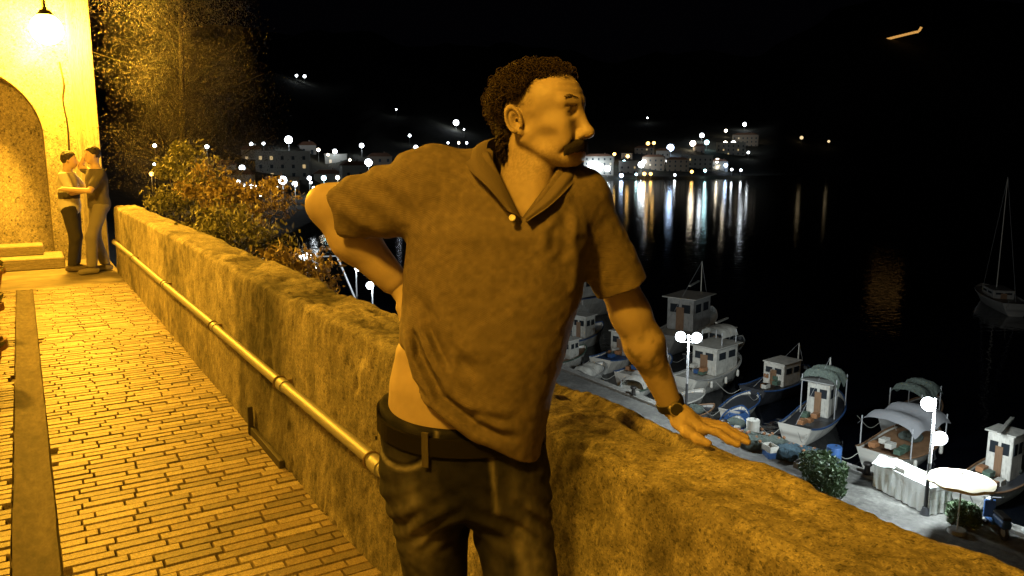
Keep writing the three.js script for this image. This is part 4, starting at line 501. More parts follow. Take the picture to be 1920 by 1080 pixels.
  const fingersL = [[at(0.085, 0.028, 0.972), at(0.122, 0.033, 0.970), at(0.148, 0.036, 0.957), at(0.170, 0.037, 0.951)], [at(0.091, 0.008, 0.974), at(0.134, 0.010, 0.972), at(0.163, 0.011, 0.958), at(0.186, 0.011, 0.951)], [at(0.086, -0.012, 0.972), at(0.126, -0.014, 0.970), at(0.153, -0.016, 0.957), at(0.175, -0.018, 0.951)], [at(0.077, -0.031, 0.968), at(0.106, -0.038, 0.964), at(0.126, -0.042, 0.956), at(0.144, -0.046, 0.951)]];
  const handL = p => {
    let d = capsule(p, wrL, at(0.03, 0.004, 0.985), 0.027, 0.026); d = smin(d, capsule(p, at(0.03, 0.012, 0.980), at(0.083, 0.020, 0.966), 0.021, 0.016), 0.02); d = smin(d, capsule(p, at(0.03, -0.008, 0.976), at(0.080, -0.022, 0.964), 0.019, 0.0145), 0.02);
    let g = 9; for (const q of fingersL) g = min(g, chain(p, q, 0.0105, 0.0078)); d = smin(d, g, 0.008);
    d = smin(d, chain(p, [at(0.022, 0.022, 0.974), at(0.055, 0.046, 0.963), at(0.085, 0.060, 0.955), at(0.110, 0.066, 0.952)], 0.016, 0.0088, 0.01), 0.010); return d + 0.0006 * vnoise(p[0] * 200, p[1] * 200, p[2] * 200);
  };
  const handR = p => { let d = capsule(p, wrR, [-0.245, 1.265, -0.148], 0.028, 0.025); d = smin(d, capsule(p, [-0.25, 1.27, -0.15], [-0.195, 1.215, -0.155], 0.022, 0.018), 0.02); for (let k = 0; k < 4; k++) d = smin(d, chain(p, [[-0.215 + k * 0.012, 1.235 - k * 0.018 + 0.02, -0.152], [-0.18 + k * 0.012, 1.22 - k * 0.02 + 0.01, -0.158], [-0.15 + k * 0.01, 1.21 - k * 0.022, -0.155]], 0.010, 0.008), 0.007); d = smin(d, chain(p, [[-0.262, 1.285, -0.135], [-0.262, 1.25, -0.115], [-0.255, 1.225, -0.10]], 0.013, 0.009), 0.01); return d; };
  const bodySdf = p => { let d = smin(torsoSkin(p), arms(p), 0.03); d = smin(d, neck(p), 0.05); d = smin(d, legs(p), 0.05); if (p[1] > 1.52) d = smin(d, headSdf(toHead(p)), 0.02); return d; };
  const tone = (p) => { let c = 1 + 0.2 * fbm(p[0] * 16, p[1] * 16, p[2] * 16, 3) + 0.12 * fbm(p[0] * 90, p[1] * 90, p[2] * 90, 2); return [0.40 * c, 0.315 * c, 0.24 * c]; };
  const skinCol = p => { const c = tone(p); const q = capsule(p, elL, wrL, 0.05, 0.03); if (p[0] > 0.2 && p[1] < 1.26 && q < 0.02) { const hair = sstep(-0.02, 0.25, fbm(p[0] * 50, p[1] * 30, p[2] * 50, 3)) * sstep(1.03, 1.12, p[1]) * (1 - sstep(1.18, 1.25, p[1])); return c.map(x => x * (1 - 0.6 * hair)); } return c; };
  const headCol = p => { const q = toHead(p), c = tone(p); let k = 1; const stub = (1 - sstep(-0.09, -0.055, q[1])) * sstep(-0.17, -0.12, q[1]) * sstep(0.35, 0.62, 0.5 + 0.5 * vnoise(q[0] * 420, q[1] * 420, q[2] * 420)); k -= 0.22 * stub; const side = q[0] < 0.03 && q[0] > -0.02 && q[1] > 0.0 && q[1] < 0.05 ? 0.5 * (0.5 + 0.5 * vnoise(q[0] * 500, q[1] * 300, q[2] * 500)) * sstep(0.03, 0.01, q[0]) * sstep(0, 0.012, q[1]) * sstep(0.05, 0.035, q[1]) : 0; k -= side; const lip = exp(-(((q[1] + 0.086) / 0.005) ** 2)) * sstep(0.07, 0.085, q[0]); return [c[0] * k, c[1] * k * (1 - 0.3 * lip), c[2] * k * (1 - 0.25 * lip)]; };
  const skinMat = M(1, 1, 1, 0.5, { vertexColors: true, bumpMap: fineTex, bumpScale: 0.00025, specularIntensity: 0.6 });
  const bodyGeo = nets(p => smax(bodySdf(p), min(p[1] - 1.46, 0.12 - abs(p[0] - 0.02)), 0.002), [-0.52, 0.02, -0.28], [0.5, 1.63, 0.24], 0.008, skinCol);
  const headGeo = nets(p => smax(smin(headSdf(toHead(p)), neck(p), 0.012), 1.42 - p[1], 0.002), [-0.09, 1.41, -0.17], [0.22, 1.83, 0.16], 0.0029, headCol);
  const handLGeo = nets(p => smax(handL(p), -((p[0] - wrL[0]) * 0.42 - (p[1] - wrL[1]) * 0.9 + 0.02), 0.003), [0.34, 0.93, -0.23], [0.60, 1.05, 0.04], 0.0027, skinCol), handRGeo = nets(handR, [-0.33, 1.12, -0.22], [-0.08, 1.36, -0.05], 0.0035, skinCol);
  part('body', mergeGeometries([bodyGeo, headGeo, handLGeo, handRGeo]), skinMat, man);

  // --- eyes, brows, moustache, hair
  const eyeM = M(0.10, 0.08, 0.06, 0.15), hairM = M(0.014, 0.010, 0.008, 0.9, { side: THREE.DoubleSide }), hair2 = M(0.030, 0.020, 0.016, 0.8, { specularIntensity: 0.4 });
  for (const s of [1, -1]) part('eye', new THREE.SphereGeometry(0.0125, 18, 14), eyeM, man, fromHead([0.0718, -0.0035, 0.033 * s]));
  const strand = (a, b, c, r) => new THREE.TubeGeometry(new THREE.QuadraticBezierCurve3(V(...fromHead(a)), V(...fromHead(b)), V(...fromHead(c))), 5, r, 4, false);
  const rh = rng(17), hg = [];
  for (const s of [1, -1]) for (let k = 0; k < 34; k++) { const u = rh(), z = mix(0.012, 0.050, u) * s, x = mix(0.0975, 0.0815, u) , y = 0.018 + 0.007 * sin(u * 2.4) + (rh() - 0.5) * 0.007; hg.push(strand([x - 0.002, y - 0.003, z], [x + 0.004, y + 0.003, z + 0.004 * s], [x - 0.001, y + 0.004, z + 0.010 * s], 0.0006)); }
  part('eyebrows', hg, M(0.07, 0.05, 0.038, 0.9), man);
  const mg = []; for (let k = 0; k < 1500; k++) { const s = rh() < 0.5 ? -1 : 1, u = pow(rh(), 0.8), z = u * 0.046 * s, x0 = mix(0.098, 0.076, u * u), y0 = mix(-0.0590, -0.071, u * u) + (rh() - 0.5) * mix(0.012, 0.004, u); const out = 0.010 + 0.004 * rh(); mg.push(strand([x0 - 0.006, y0, z], [x0 + out, y0 - 0.004, z * 1.08], [x0 + out * 0.6, y0 - 0.015 - 0.007 * rh(), z * 1.15 + 0.005 * s], 0.0009)); } part('moustache', mg, hairM, man);
  const scalp = (dx, dy, dz) => { const c = [-0.006, 0.015, 0], R = [0.096, 0.0715, 0.077]; const k = 1 / hypot(dx / R[0], dy / R[1], dz / R[2]); return [c[0] + dx * k, c[1] + dy * k, c[2] + dz * k]; };
  const hairy = q => { const z = abs(q[2]); if (q[1] > 0.062) return q[0] < 0.060 - 0.35 * max(0, z - 0.02); if (q[1] > 0.020) return q[0] < mix(-0.012, 0.016, (q[1] - 0.02) / 0.048) || (z < 0.03 && q[0] < -0.02); return q[0] < -0.050; };
  const curls = []; const N = 10000;
  for (let k = 0; k < N; k++) { const y = 1 - 2 * (k + 0.5) / N, a = k * 2.399963, s = sqrt(1 - y * y); let q = scalp(cos(a) * s, y, sin(a) * s); const nape = q[1] < -0.02; if (q[1] < -0.052 || !hairy(q)) continue;
    const n = V((q[0] + 0.006) / 0.096, (q[1] - 0.015) / 0.0715, q[2] / 0.077).normalize(), u = V(rh() - 0.5, rh() - 0.5, rh() - 0.5).cross(n).normalize(), w = n.clone().cross(u), loose = rh() < 0.22, R = loose ? mix(0.004, 0.0095, rh()) : mix(0.0025, 0.0055, rh()), lift = loose ? mix(0.007, 0.018, rh()) : mix(0.0, 0.011, rh()) * (q[1] > 0.06 && q[0] > 0.02 ? 0.9 : 1), turns = mix(0.8, 1.5, rh()), pts = []; for (let j = 0; j <= 7; j++) { const th = j / 7 * turns * 6.28, o = V(...q).addScaledVector(n, lift + R * (1 - cos(th)) * 0.8).addScaledVector(u, R * sin(th)).addScaledVector(w, (j / 7 - 0.5) * 0.012); pts.push(V(...fromHead([o.x, o.y, o.z]))); } curls.push(new THREE.TubeGeometry(new THREE.CatmullRomCurve3(pts), 9, mix(0.0006, 0.0011, rh()), 3, false)); }
  for (let k = 0; k < 700; k++) { const z = (rh() * 2 - 1) * 0.058, y = mix(-0.045, -0.088, rh()), q = [-0.082 + 0.02 * (abs(z) / 0.058) ** 2 + 0.012 * rh(), y, z]; const R = mix(0.004, 0.009, rh()), pts = []; for (let j = 0; j <= 7; j++) { const th = j / 7 * 7; pts.push(V(...fromHead([q[0] - 0.012 * rh() * 0.2 - R * (1 - cos(th)) * 0.6, q[1] - j / 7 * 0.022, q[2] + R * sin(th)]))); } curls.push(new THREE.TubeGeometry(new THREE.CatmullRomCurve3(pts), 9, 0.0010, 3, false)); }
  const cap = nets(p => { const q = toHead(p); let d = ellipsoid(q, [-0.006, 0.015, 0], [0.101, 0.0740, 0.0805]); d = smin(d, ellipsoid(q, [-0.062, -0.04, 0], [0.030, 0.05, 0.055]), 0.03); d += 0.004 * vnoise(q[0] * 110, q[1] * 110, q[2] * 110); const z = abs(q[2]); let m; // hairline
      const front = q[0] - 0.056 + 0.35 * max(0, z - 0.02), temple = q[0] - mix(-0.013, 0.014, clamp((q[1] - 0.02) / 0.048)), back = q[0] + 0.052; m = q[1] > 0.062 ? front : mix(mix(back, temple, sstep(0.012, 0.028, q[1])), front, sstep(0.054, 0.074, q[1])); d = smax(d, m, 0.006); return smax(d, -0.085 - q[1], 0.004); }, [-0.11, 1.58, -0.16], [0.18, 1.84, 0.12], 0.004);
  const hair = part('hair', mergeGeometries(curls), hair2, man); part('hair_mass', cap, hairM, hair);

  // --- polo shirt
  const shirtT = [[0.84, -0.075, 0.150, 0.005, 0.135], [0.95, -0.090, 0.158, 0.01, 0.142], [1.07, -0.086, 0.172, 0.012, 0.146], [1.2, -0.064, 0.185, 0.008, 0.142], [1.32, -0.040, 0.197, 0.0, 0.136], [1.44, -0.024, 0.198, -0.006, 0.128], [1.52, -0.012, 0.178, -0.018, 0.104], [1.575, 0.0, 0.115, -0.03, 0.075], [1.625, 0.01, 0.07, -0.035, 0.055], [1.7, 0.01, 0.06, -0.035, 0.05]];
  const hemY = x => interp([[-0.34, 1.42], [-0.27, 1.27], [-0.245, 1.2], [-0.178, 1.093], [-0.07, 1.014], [0.05, 0.948], [0.15, 0.93]], x)[0];
  const folds = [[[-0.208, 1.262], [-0.190, 1.195], [-0.144, 1.112], [-0.070, 1.055], [0.03, 1.006], 0.010, 0.011], [[-0.186, 1.275], [-0.152, 1.21], [-0.122, 1.165], 0.008, 0.010], [[-0.205, 1.25], [-0.19, 1.18], 0.004, 0.012], [[0.164, 1.42], [0.150, 1.30], 0.006, 0.012], [[-0.10, 1.09], [0.0, 1.055], 0.005, 0.010], [[0.109, 1.5], [0.10, 1.38], 0.004, 0.012], [[0.085, 1.47], [0.082, 1.40], 0.004, 0.010], [[-0.205, 1.34], [-0.14, 1.22], [-0.06, 1.15], 0.005, 0.014], [[-0.245, 1.24], [-0.215, 1.14], [-0.165, 1.10], 0.007, 0.009]].map(q => { const w = q.pop(), a = q.pop(); return { q, a, w }; });
  const seg2 = (x, y, a, b) => { const dx = b[0] - a[0], dy = b[1] - a[1], t = clamp(((x - a[0]) * dx + (y - a[1]) * dy) / (dx * dx + dy * dy)); return [hypot(x - a[0] - dx * t, y - a[1] - dy * t), t]; };
  const cufR = [-0.385, 1.482, -0.105], cufL = [0.250, 1.308, -0.055];
  const axR = V(-0.254, -0.075, -0.1).normalize(), axL = V(0.10, -0.22, -0.02).normalize();
  const sleeveR = (p, e = 0) => { let d = capsule(p, shR, [-0.44, 1.465, -0.128], 0.074 + e, 0.060 + e); d = smin(d, capsule(p, [-0.2, 1.485, -0.02], [-0.40, 1.452, -0.11], 0.05 + e, 0.046 + e), 0.04); return smax(d, (p[0] - cufR[0]) * axR.x + (p[1] - cufR[1]) * axR.y + (p[2] - cufR[2]) * axR.z, 0.004); };
  const sleeveL = (p, e = 0) => { let d = capsule(p, [0.150, 1.502, -0.05], [0.268, 1.27, -0.06], 0.067 + e, 0.060 + e); return smax(d, (p[0] - cufL[0]) * axL.x + (p[1] - cufL[1]) * axL.y + (p[2] - cufL[2]) * axL.z, 0.004); };
  const shirtOuter = p => { let d = section(shirtT, p, 2.35); d = smax(d, p[1] - 1.6, 0.05); d = smin(d, capsule(p, [0.0, 1.552, -0.035], shR, 0.060, 0.066), 0.05); d = smin(d, capsule(p, [0.01, 1.545, -0.035], [0.145, 1.512, -0.045], 0.055, 0.062), 0.045); return d; };
  const shirtSdf = p => {
    let d = shirtOuter(p), near = d < 0.06;
    if (near && p[2] > -0.05) { let fd = 0; for (const F of folds) { let m = 9; let S = 0; for (let i = 0; i < F.q.length - 1; i++) { const [e, t] = seg2(p[0], p[1], F.q[i], F.q[i + 1]); if (e < m) { m = e; S = (i + t) / (F.q.length - 1); } } if (m < F.w * 4) { const fa = F.a * sstep(0, 0.3, S) * sstep(1, 0.75, S); fd += fa * exp(-((m / F.w) ** 2)) - fa * 0.55 * exp(-(((m - F.w * 2) / (F.w * 1.1)) ** 2)); } } d += clamp(fd * 1.7, -0.008, 0.015) * sstep(0.0, 0.07, p[2]); }
    d = smin(d, min(sleeveR(p) + 0.004 * vnoise(p[0] * 22, p[1] * 22, p[2] * 22) + 0.003 * sin(p[0] * 60 + p[1] * 90), 9), 0.035); d = smin(d, sleeveL(p) + 0.003 * vnoise(p[0] * 25, p[1] * 18, p[2] * 25), 0.03);
    if (d < 0.06) d += 0.005 * fbm(p[0] * 9, p[1] * 7, p[2] * 9 + 3, 3) + 0.0012 * vnoise(p[0] * 60, p[1] * 60, p[2] * 60);
    d = smax(d, hemY(p[0]) - p[1], 0.006);
    if (p[1] < hemY(p[0]) + 0.07) d = max(d, -smax(section(shirtT, p, 2.35) + 0.011, p[1] - hemY(p[0]) - 0.012, 0.006));   // hollow hem and cuffs
    d = max(d, -capsule(p, [-0.33, 1.508, -0.085], [-0.5, 1.457, -0.155], 0.048, 0.052)); d = max(d, -capsule(p, [0.215, 1.38, -0.055], [0.30, 1.19, -0.062], 0.047, 0.053));
    // open neck: a ring for the neck and a V down the front
    d = smax(d, -capsule(p, [0.020, 1.52, -0.038], [0.034, 1.68, -0.03], 0.069, 0.078), 0.006);
    const vy = p[1] - 1.472, half = vy * 0.62; if (p[2] > 0.0 && p[1] < 1.62) d = smax(d, -max(abs(p[0] - 0.020 - vy * 0.12) - half, -vy), 0.006);
    return d;
  };
  const shirtM = M(0.155, 0.122, 0.094, 0.95, { vertexColors: true, bumpMap: knitTex, bumpScale: 0.0012, sheen: 0.25, sheenRoughness: 0.6 });
  const shirt = part('polo_shirt', nets(shirtSdf, [-0.47, 0.90, -0.26], [0.36, 1.66, 0.2], 0.0046, p => { const t = 0.86 + 0.36 * fbm(p[0] * 105, p[1] * 105, p[2] * 105, 2) + 0.07 * vnoise(p[0] * 45, p[1] * 45, p[2] * 45) + 0.05 * fbm(p[0] * 8, p[1] * 8, p[2] * 8, 2); return [t, t * 0.99, t * 0.96]; }), shirtM, man);
  // collar: a folded band from a fold line by the neck to an outer edge on the chest
  const strip = (C, O, th, bulge) => { const cc = new THREE.CatmullRomCurve3(C.map(p => V(...p))), oc = new THREE.CatmullRomCurve3(O.map(p => V(...p))), n = 44, m = 8, pos = [], ix = [], uv = []; for (let s = 0; s < 2; s++) for (let i = 0; i <= n; i++) { const a = cc.getPoint(i / n), b = oc.getPoint(i / n); for (let j = 0; j <= m; j++) { const v = j / m, q = a.clone().lerp(b, v), up = bulge * sin(min(1, v * 1.25) * PI * 0.8) + 0.002 * vnoise(i * 0.2, j * 0.5, 3); const out = V(q.x - 0.02, 0.06, q.z + 0.035).normalize(); q.addScaledVector(out, up + s * th); pos.push(q.x, q.y, q.z); uv.push(i / n * 3, v * 0.5); } }
    const row = m + 1, S = (n + 1) * row; for (let s = 0; s < 2; s++) for (let i = 0; i < n; i++) for (let j = 0; j < m; j++) { const a = s * S + i * row + j; if (s) ix.push(a, a + row, a + 1, a + 1, a + row, a + row + 1); else ix.push(a, a + 1, a + row, a + 1, a + row + 1, a + row); }
    const rim = (i0, i1) => ix.push(i0, i1, S + i0, i1, S + i1, S + i0); for (let i = 0; i < n; i++) { rim(i * row, (i + 1) * row); rim(i * row + m, (i + 1) * row + m); } for (let j = 0; j < m; j++) { rim(j, j + 1); rim(n * row + j, n * row + j + 1); }
    const g = new THREE.BufferGeometry(); g.setAttribute('position', new THREE.Float32BufferAttribute(pos, 3)); g.setAttribute('uv', new THREE.Float32BufferAttribute(uv, 2)); g.setIndex(ix); g.computeVertexNormals(); return g; };
  const colM = shirtM.clone(); colM.vertexColors = false; colM.color.multiplyScalar(0.9); colM.side = THREE.DoubleSide;
  part('collar', strip([[0.016, 1.478, 0.112], [-0.012, 1.535, 0.078], [-0.040, 1.585, 0.030], [-0.052, 1.628, -0.03], [-0.02, 1.645, -0.10], [0.03, 1.645, -0.118], [0.085, 1.625, -0.09], [0.112, 1.590, -0.03], [0.098, 1.560, 0.03], [0.060, 1.515, 0.085], [0.024, 1.478, 0.113]], [[-0.008, 1.492, 0.132], [-0.044, 1.537, 0.116], [-0.078, 1.568, 0.076], [-0.090, 1.596, -0.01], [-0.05, 1.60, -0.115], [0.03, 1.60, -0.135], [0.105, 1.588, -0.11], [0.138, 1.560, -0.04], [0.116, 1.538, 0.040], [0.074, 1.500, 0.098], [0.030, 1.470, 0.124]], 0.003, 0.012), colM, man);
  { const b = part('shirt_button', [new THREE.CylinderGeometry(0.0068, 0.0068, 0.003, 18), new THREE.TorusGeometry(0.0052, 0.0012, 6, 18).rotateX(PI / 2).translate(0, 0.0015, 0)], M(0.75, 0.7, 0.6, 0.35), man, [0.0005, 1.481, 0.134], [1.25, 0, 0.15]); }
  // --- jeans, belt, shoes
  const hipsT = [[0.74, -0.10, 0.155, 0.0, 0.11], [0.86, -0.108, 0.182, 0.0, 0.128], [0.95, -0.112, 0.185, 0.0, 0.134], [1.03, -0.115, 0.183, 0.0, 0.136], [1.1, -0.112, 0.180, 0.0, 0.134]];
  const beltTop = p => 1.062 - 0.22 * max(0, p[2]) + 0.06 * (-p[0] - 0.115) * 0.5;
  const jeansSdf = p => {
    let d = smax(section(hipsT, p, 2.2), 0.80 - p[1], 0.06);
    let a = smin(capsule(p, [-0.192, 0.88, -0.01], [-0.180, 0.48, -0.06], 0.101, 0.062), capsule(p, [-0.180, 0.48, -0.06], [-0.170, 0.07, -0.09], 0.064, 0.058), 0.04), b = smin(capsule(p, [-0.022, 0.88, 0], [0.050, 0.48, 0.03], 0.096, 0.076), capsule(p, [0.050, 0.48, 0.03], [0.075, 0.07, 0.0], 0.076, 0.064), 0.04);
    d = smin(d, smin(a, b, 0.012), 0.045);
    if (d < 0.05) { d += 0.006 * fbm(p[0] * 10, p[1] * 12, p[2] * 10, 3) + 0.0035 * sin((p[1] * 1.6 + abs(p[0] + 0.1) * 1.1 + 0.05 * vnoise(p[0] * 8, p[1] * 8, 3)) * 75) * exp(-(((p[1] - 0.80) / 0.09) ** 2));
      if (p[2] > 0) { const fly = abs(p[0] + 0.055 - (1 - p[1]) * 0.1); if (p[1] > 0.85) d += 0.003 * exp(-((fly / 0.006) ** 2)); const pk = hypot((p[0] + 0.25) / 0.085, (p[1] - 1.03) / 0.085); d += 0.006 * exp(-(((pk - 1) / 0.06) ** 2)) * (p[1] < 1.04 ? 1 : 0); } }
    d = smax(d, p[1] - beltTop(p), 0.006); return smax(d, 0.045 - p[1], 0.01);
  };
  const jeansCol = p => { const n = fbm(p[0] * 12, p[1] * 8, p[2] * 12, 4), m = fbm(p[0] * 60, p[1] * 60, p[2] * 60, 2); const legA = exp(-(((p[0] + 0.215) / 0.05) ** 2 + ((p[1] - 0.80) / 0.16) ** 2)), legB = exp(-(((p[0] - 0.03) / 0.055) ** 2 + ((p[1] - 0.74) / 0.19) ** 2)); const pk = hypot((p[0] + 0.25) / 0.085, (p[1] - 1.03) / 0.085), seam = p[2] > -0.02 ? max(p[1] < 1.035 ? exp(-(((pk - 1.08) / 0.05) ** 2)) : 0, p[1] > 0.84 ? exp(-(((p[0] + 0.047 - (1 - p[1]) * 0.1) / 0.005) ** 2)) : 0) : 0; const fade = clamp(0.55 * seam + (legA * 0.8 + legB) * (0.62 + 0.8 * n + 0.5 * fbm(p[0] * 46, p[1] * 9 + p[0] * 12, p[2] * 30, 3)) * (p[2] > -0.03 ? 1 : 0.3)) , k = max(0.25, 1 + 0.9 * m); return [mix(0.009, 0.21, fade) * k, mix(0.0095, 0.195, fade) * k, mix(0.014, 0.19, fade) * k]; };
  const jeans = part('jeans', nets(jeansSdf, [-0.36, 0.02, -0.22], [0.2, 1.10, 0.2], 0.0062, jeansCol, p => [(atan2(p[0] + 0.1, p[2]) * 0.15) * 6, p[1] * 6]), M(1, 1, 1, 0.9, { vertexColors: true, bumpMap: denimTex, bumpScale: 0.0012, specularIntensity: 0.4 }), man);
  const ring = (a, off) => { const c = -0.115, e = 2.2, ct = cos(a), st = sin(a), r = 1 / pow(pow(abs(ct) / 0.183, e) + pow(abs(st) / 0.136, e), 1 / e); return [c + (r + off) * ct, (r + off) * st]; };
  const band = (y0, y1, off, th, a0 = 0, a1 = 2 * PI, n = 96) => { const pos = [], ix = [], uv = []; const prof = [[off, y0], [off + th, y0], [off + th, y1], [off, y1]]; for (let i = 0; i <= n; i++) { const a = mix(a0, a1, i / n); for (const [o, y] of prof) { const [x, z] = ring(a, o); pos.push(x, beltTop([x, 0, z]) + y, z); uv.push(i / n * 4, y * 4); } } for (let i = 0; i < n; i++) for (let j = 0; j < 4; j++) { const a = i * 4 + j, b = i * 4 + (j + 1) % 4; ix.push(a, b, a + 4, b, b + 4, a + 4); } const g = new THREE.BufferGeometry(); g.setAttribute('position', new THREE.Float32BufferAttribute(pos, 3)); g.setAttribute('uv', new THREE.Float32BufferAttribute(uv, 2)); g.setIndex(ix); g.computeVertexNormals(); return g.toNonIndexed(); };
  const beltG = band(-0.052, -0.014, 0.0, 0.006); beltG.computeVertexNormals(); part('belt', beltG, M(0.008, 0.007, 0.006, 0.6, { specularIntensity: 0.3, side: THREE.DoubleSide }), man);
  const denimLight = M(0.10, 0.085, 0.07, 0.9, { bumpMap: denimTex, bumpScale: 0.0015, side: THREE.DoubleSide });
  for (const a of [2.02, 2.95, 0.2]) { const g = band(-0.075, 0.0, 0.006, 0.005, a - 0.045, a + 0.045, 4); g.computeVertexNormals(); part('belt_loop', g, denimLight, jeans); }
  for (const [x, z, a] of [[-0.165, -0.06, -0.15], [0.075, 0.03, 0.3]]) part('shoe', nets(p => { let d = capsule(p, [0, 0.045, -0.06], [0, 0.035, 0.13], 0.044, 0.04); d = smin(d, capsule(p, [0, 0.07, -0.05], [0, 0.11, -0.06], 0.045, 0.04), 0.03); return smax(d, 0.002 - p[1], 0.008); }, [-0.08, -0.01, -0.13], [0.08, 0.17, 0.2], 0.008), M(0.04, 0.035, 0.03, 0.6), man, [x, 0.006, z], [0, a, 0]);
  // --- wrist watch
  { const ax = V(wrL[0] - 0.312, wrL[1] - 1.165, wrL[2] + 0.10).normalize(), c = V(...wrL).addScaledVector(ax, -0.012); const w = new THREE.Group(); w.name = 'wrist_watch'; man.add(w); w.position.copy(c); w.quaternion.setFromUnitVectors(V(0, 1, 0), ax);
    part('strap', new THREE.LatheGeometry([[0.0305, -0.011], [0.034, -0.009], [0.034, 0.009], [0.0305, 0.011], [0.029, 0.0], [0.0305, -0.011]].map(q => new THREE.Vector2(...q)), 32), M(0.015, 0.013, 0.012, 0.5), w);
    const cs = V(0.55, 0, 0.84).normalize(); const q = new THREE.Quaternion().setFromUnitVectors(V(0, 1, 0), cs); const g1 = new THREE.CylinderGeometry(0.017, 0.018, 0.009, 24).applyQuaternion(q).translate(cs.x * 0.036, 0, cs.z * 0.036), g2 = new THREE.CylinderGeometry(0.0145, 0.0145, 0.002, 24).applyQuaternion(q).translate(cs.x * 0.0415, 0, cs.z * 0.0415); const cas = part('watch_case', g1, M(0.6, 0.58, 0.55, 0.25, { metalness: 0.9 }), w); part('watch_dial', g2, M(0.03, 0.03, 0.03, 0.2), cas); }
}

// ------------------------------------------------------------------ the couple at the end of the wall
function walker(label, pos, turn, o) {
  const t = thing('person', label, 'person', pos, turn, undefined), k = o.k ?? 1;
  const P = a => a.map(x => x * k), sk = o.skin ?? [0.5, 0.36, 0.27];
  const hip = P([0, 0.93, 0]), hl = P([-0.09, 0.92, 0]), hr = P([0.09, 0.92, 0]), kl = P(o.kneeL ?? [-0.1, 0.5, 0.04]), kr = P(o.kneeR ?? [0.1, 0.5, 0.03]), al = P(o.footL ?? [-0.11, 0.09, -0.02]), ar = P(o.footR ?? [0.11, 0.09, -0.02]), ch = P([0, 1.3, 0]), nk = P([0, 1.46, -0.01]), hd = P(o.head ?? [0, 1.63, 0.03]);
  const sl = P([-0.18, 1.40, 0]), sr = P([0.18, 1.40, 0]), el = P(o.elbowL), er = P(o.elbowR), wl = P(o.wristL), wr = P(o.wristR), dir = (a, b, s) => a.map((v, i) => v + (b[i] - v) * s);
  const trunk = (p, e) => smin(smin(ellipsoid(p, ch, [0.185 * k + e, 0.22 * k + e, 0.12 * k + e]), ellipsoid(p, P([0, 1.08, 0]), [0.155 * k + e, 0.2 * k + e, 0.115 * k + e]), 0.08), ellipsoid(p, P([0, 0.95, -0.01]), [0.175 * k + e, 0.13 * k + e, 0.13 * k + e]), 0.06);
  const arm = (p, s, e, w, ra, rb) => min(capsule(p, s, e, ra, rb), capsule(p, e, w, rb, rb * 0.75));
  const hand = (p, e, w) => { const d = V(w[0] - e[0], w[1] - e[1], w[2] - e[2]).normalize(), q = [w[0] + d.x * 0.07, w[1] + d.y * 0.07, w[2] + d.z * 0.07]; let a = capsule(p, w, q, 0.03, 0.034); for (let f = -1.5; f <= 1.5; f++) a = smin(a, capsule(p, [q[0] + f * 0.014, q[1], q[2] + f * 0.006], [q[0] + d.x * 0.08 + f * 0.02, q[1] + d.y * 0.08 - 0.01, q[2] + d.z * 0.08 + f * 0.008], 0.011, 0.009), 0.008); return smin(a, capsule(p, w, [w[0] + d.x * 0.07 + 0.02, w[1] + d.y * 0.07, w[2] + d.z * 0.07 + 0.04], 0.014, 0.01), 0.01); };
  const headS = p => { let d = ellipsoid(p, hd, [0.077, 0.112, 0.095]); d = smin(d, ellipsoid(p, [hd[0], hd[1] - 0.06, hd[2] + 0.03], [0.055, 0.06, 0.06]), 0.03); d = smin(d, capsule(p, [hd[0], hd[1] + 0.01, hd[2] + 0.09], [hd[0], hd[1] - 0.03, hd[2] + 0.108], 0.012, 0.016), 0.01); for (const s of [-1, 1]) { d = smax(d, -ellipsoid(p, [hd[0] + s * 0.032, hd[1] + 0.005, hd[2] + 0.1], [0.016, 0.01, 0.016]), 0.01); d = smin(d, ellipsoid(p, [hd[0] + s * 0.08, hd[1] - 0.005, hd[2]], [0.012, 0.03, 0.02]), 0.01); } d = smin(d, capsule(p, [hd[0] - 0.02, hd[1] - 0.068, hd[2] + 0.088], [hd[0] + 0.02, hd[1] - 0.068, hd[2] + 0.088], 0.008, 0.008), 0.008); return smin(d, capsule(p, nk, [hd[0], hd[1] - 0.06, hd[2] - 0.02], 0.055, 0.05), 0.03); };
  const body = p => { let d = trunk(p, -0.012); d = smin(d, min(arm(p, sl, el, wl, 0.048, 0.038), arm(p, sr, er, wr, 0.048, 0.038)), 0.04); d = smin(d, min(hand(p, el, wl), hand(p, er, wr)), 0.012); d = smin(d, headS(p), 0.03); const lg = min(smin(capsule(p, hl, kl, 0.07, 0.05), capsule(p, kl, al, 0.05, 0.036), 0.03), smin(capsule(p, hr, kr, 0.07, 0.05), capsule(p, kr, ar, 0.05, 0.036), 0.03)); return smin(d, lg, 0.03); };
  part('body', nets(body, [-0.7, 0, -0.5], [0.7, 1.85, 0.6], 0.014), M(...sk, 0.6), t);
  const hemT = (o.topHem ?? 0.9) * k, cut = o.sleeve ?? 0.75;
  part('top', nets(p => { let d = trunk(p, 0.012); d = smin(d, min(capsule(p, sl, dir(sl, el, cut), 0.066, 0.06), capsule(p, sr, dir(sr, er, cut), 0.066, 0.06)), 0.05); d += 0.006 * vnoise(p[0] * 14, p[1] * 10, p[2] * 14); d = smax(d, hemT - p[1], 0.01); return smax(d, p[1] - 1.455 * k, 0.02); }, [-0.6, 0.7, -0.35], [0.6, 1.6, 0.5], 0.014), o.topMat, t);
  if (o.band) part('waist_band', nets(p => { let d = trunk(p, 0.018); d = smax(d, abs(p[1] - o.band * k) - 0.05, 0.006); return d; }, [-0.3, 0.8, -0.25], [0.3, 1.5, 0.25], 0.014), o.bandMat, t);
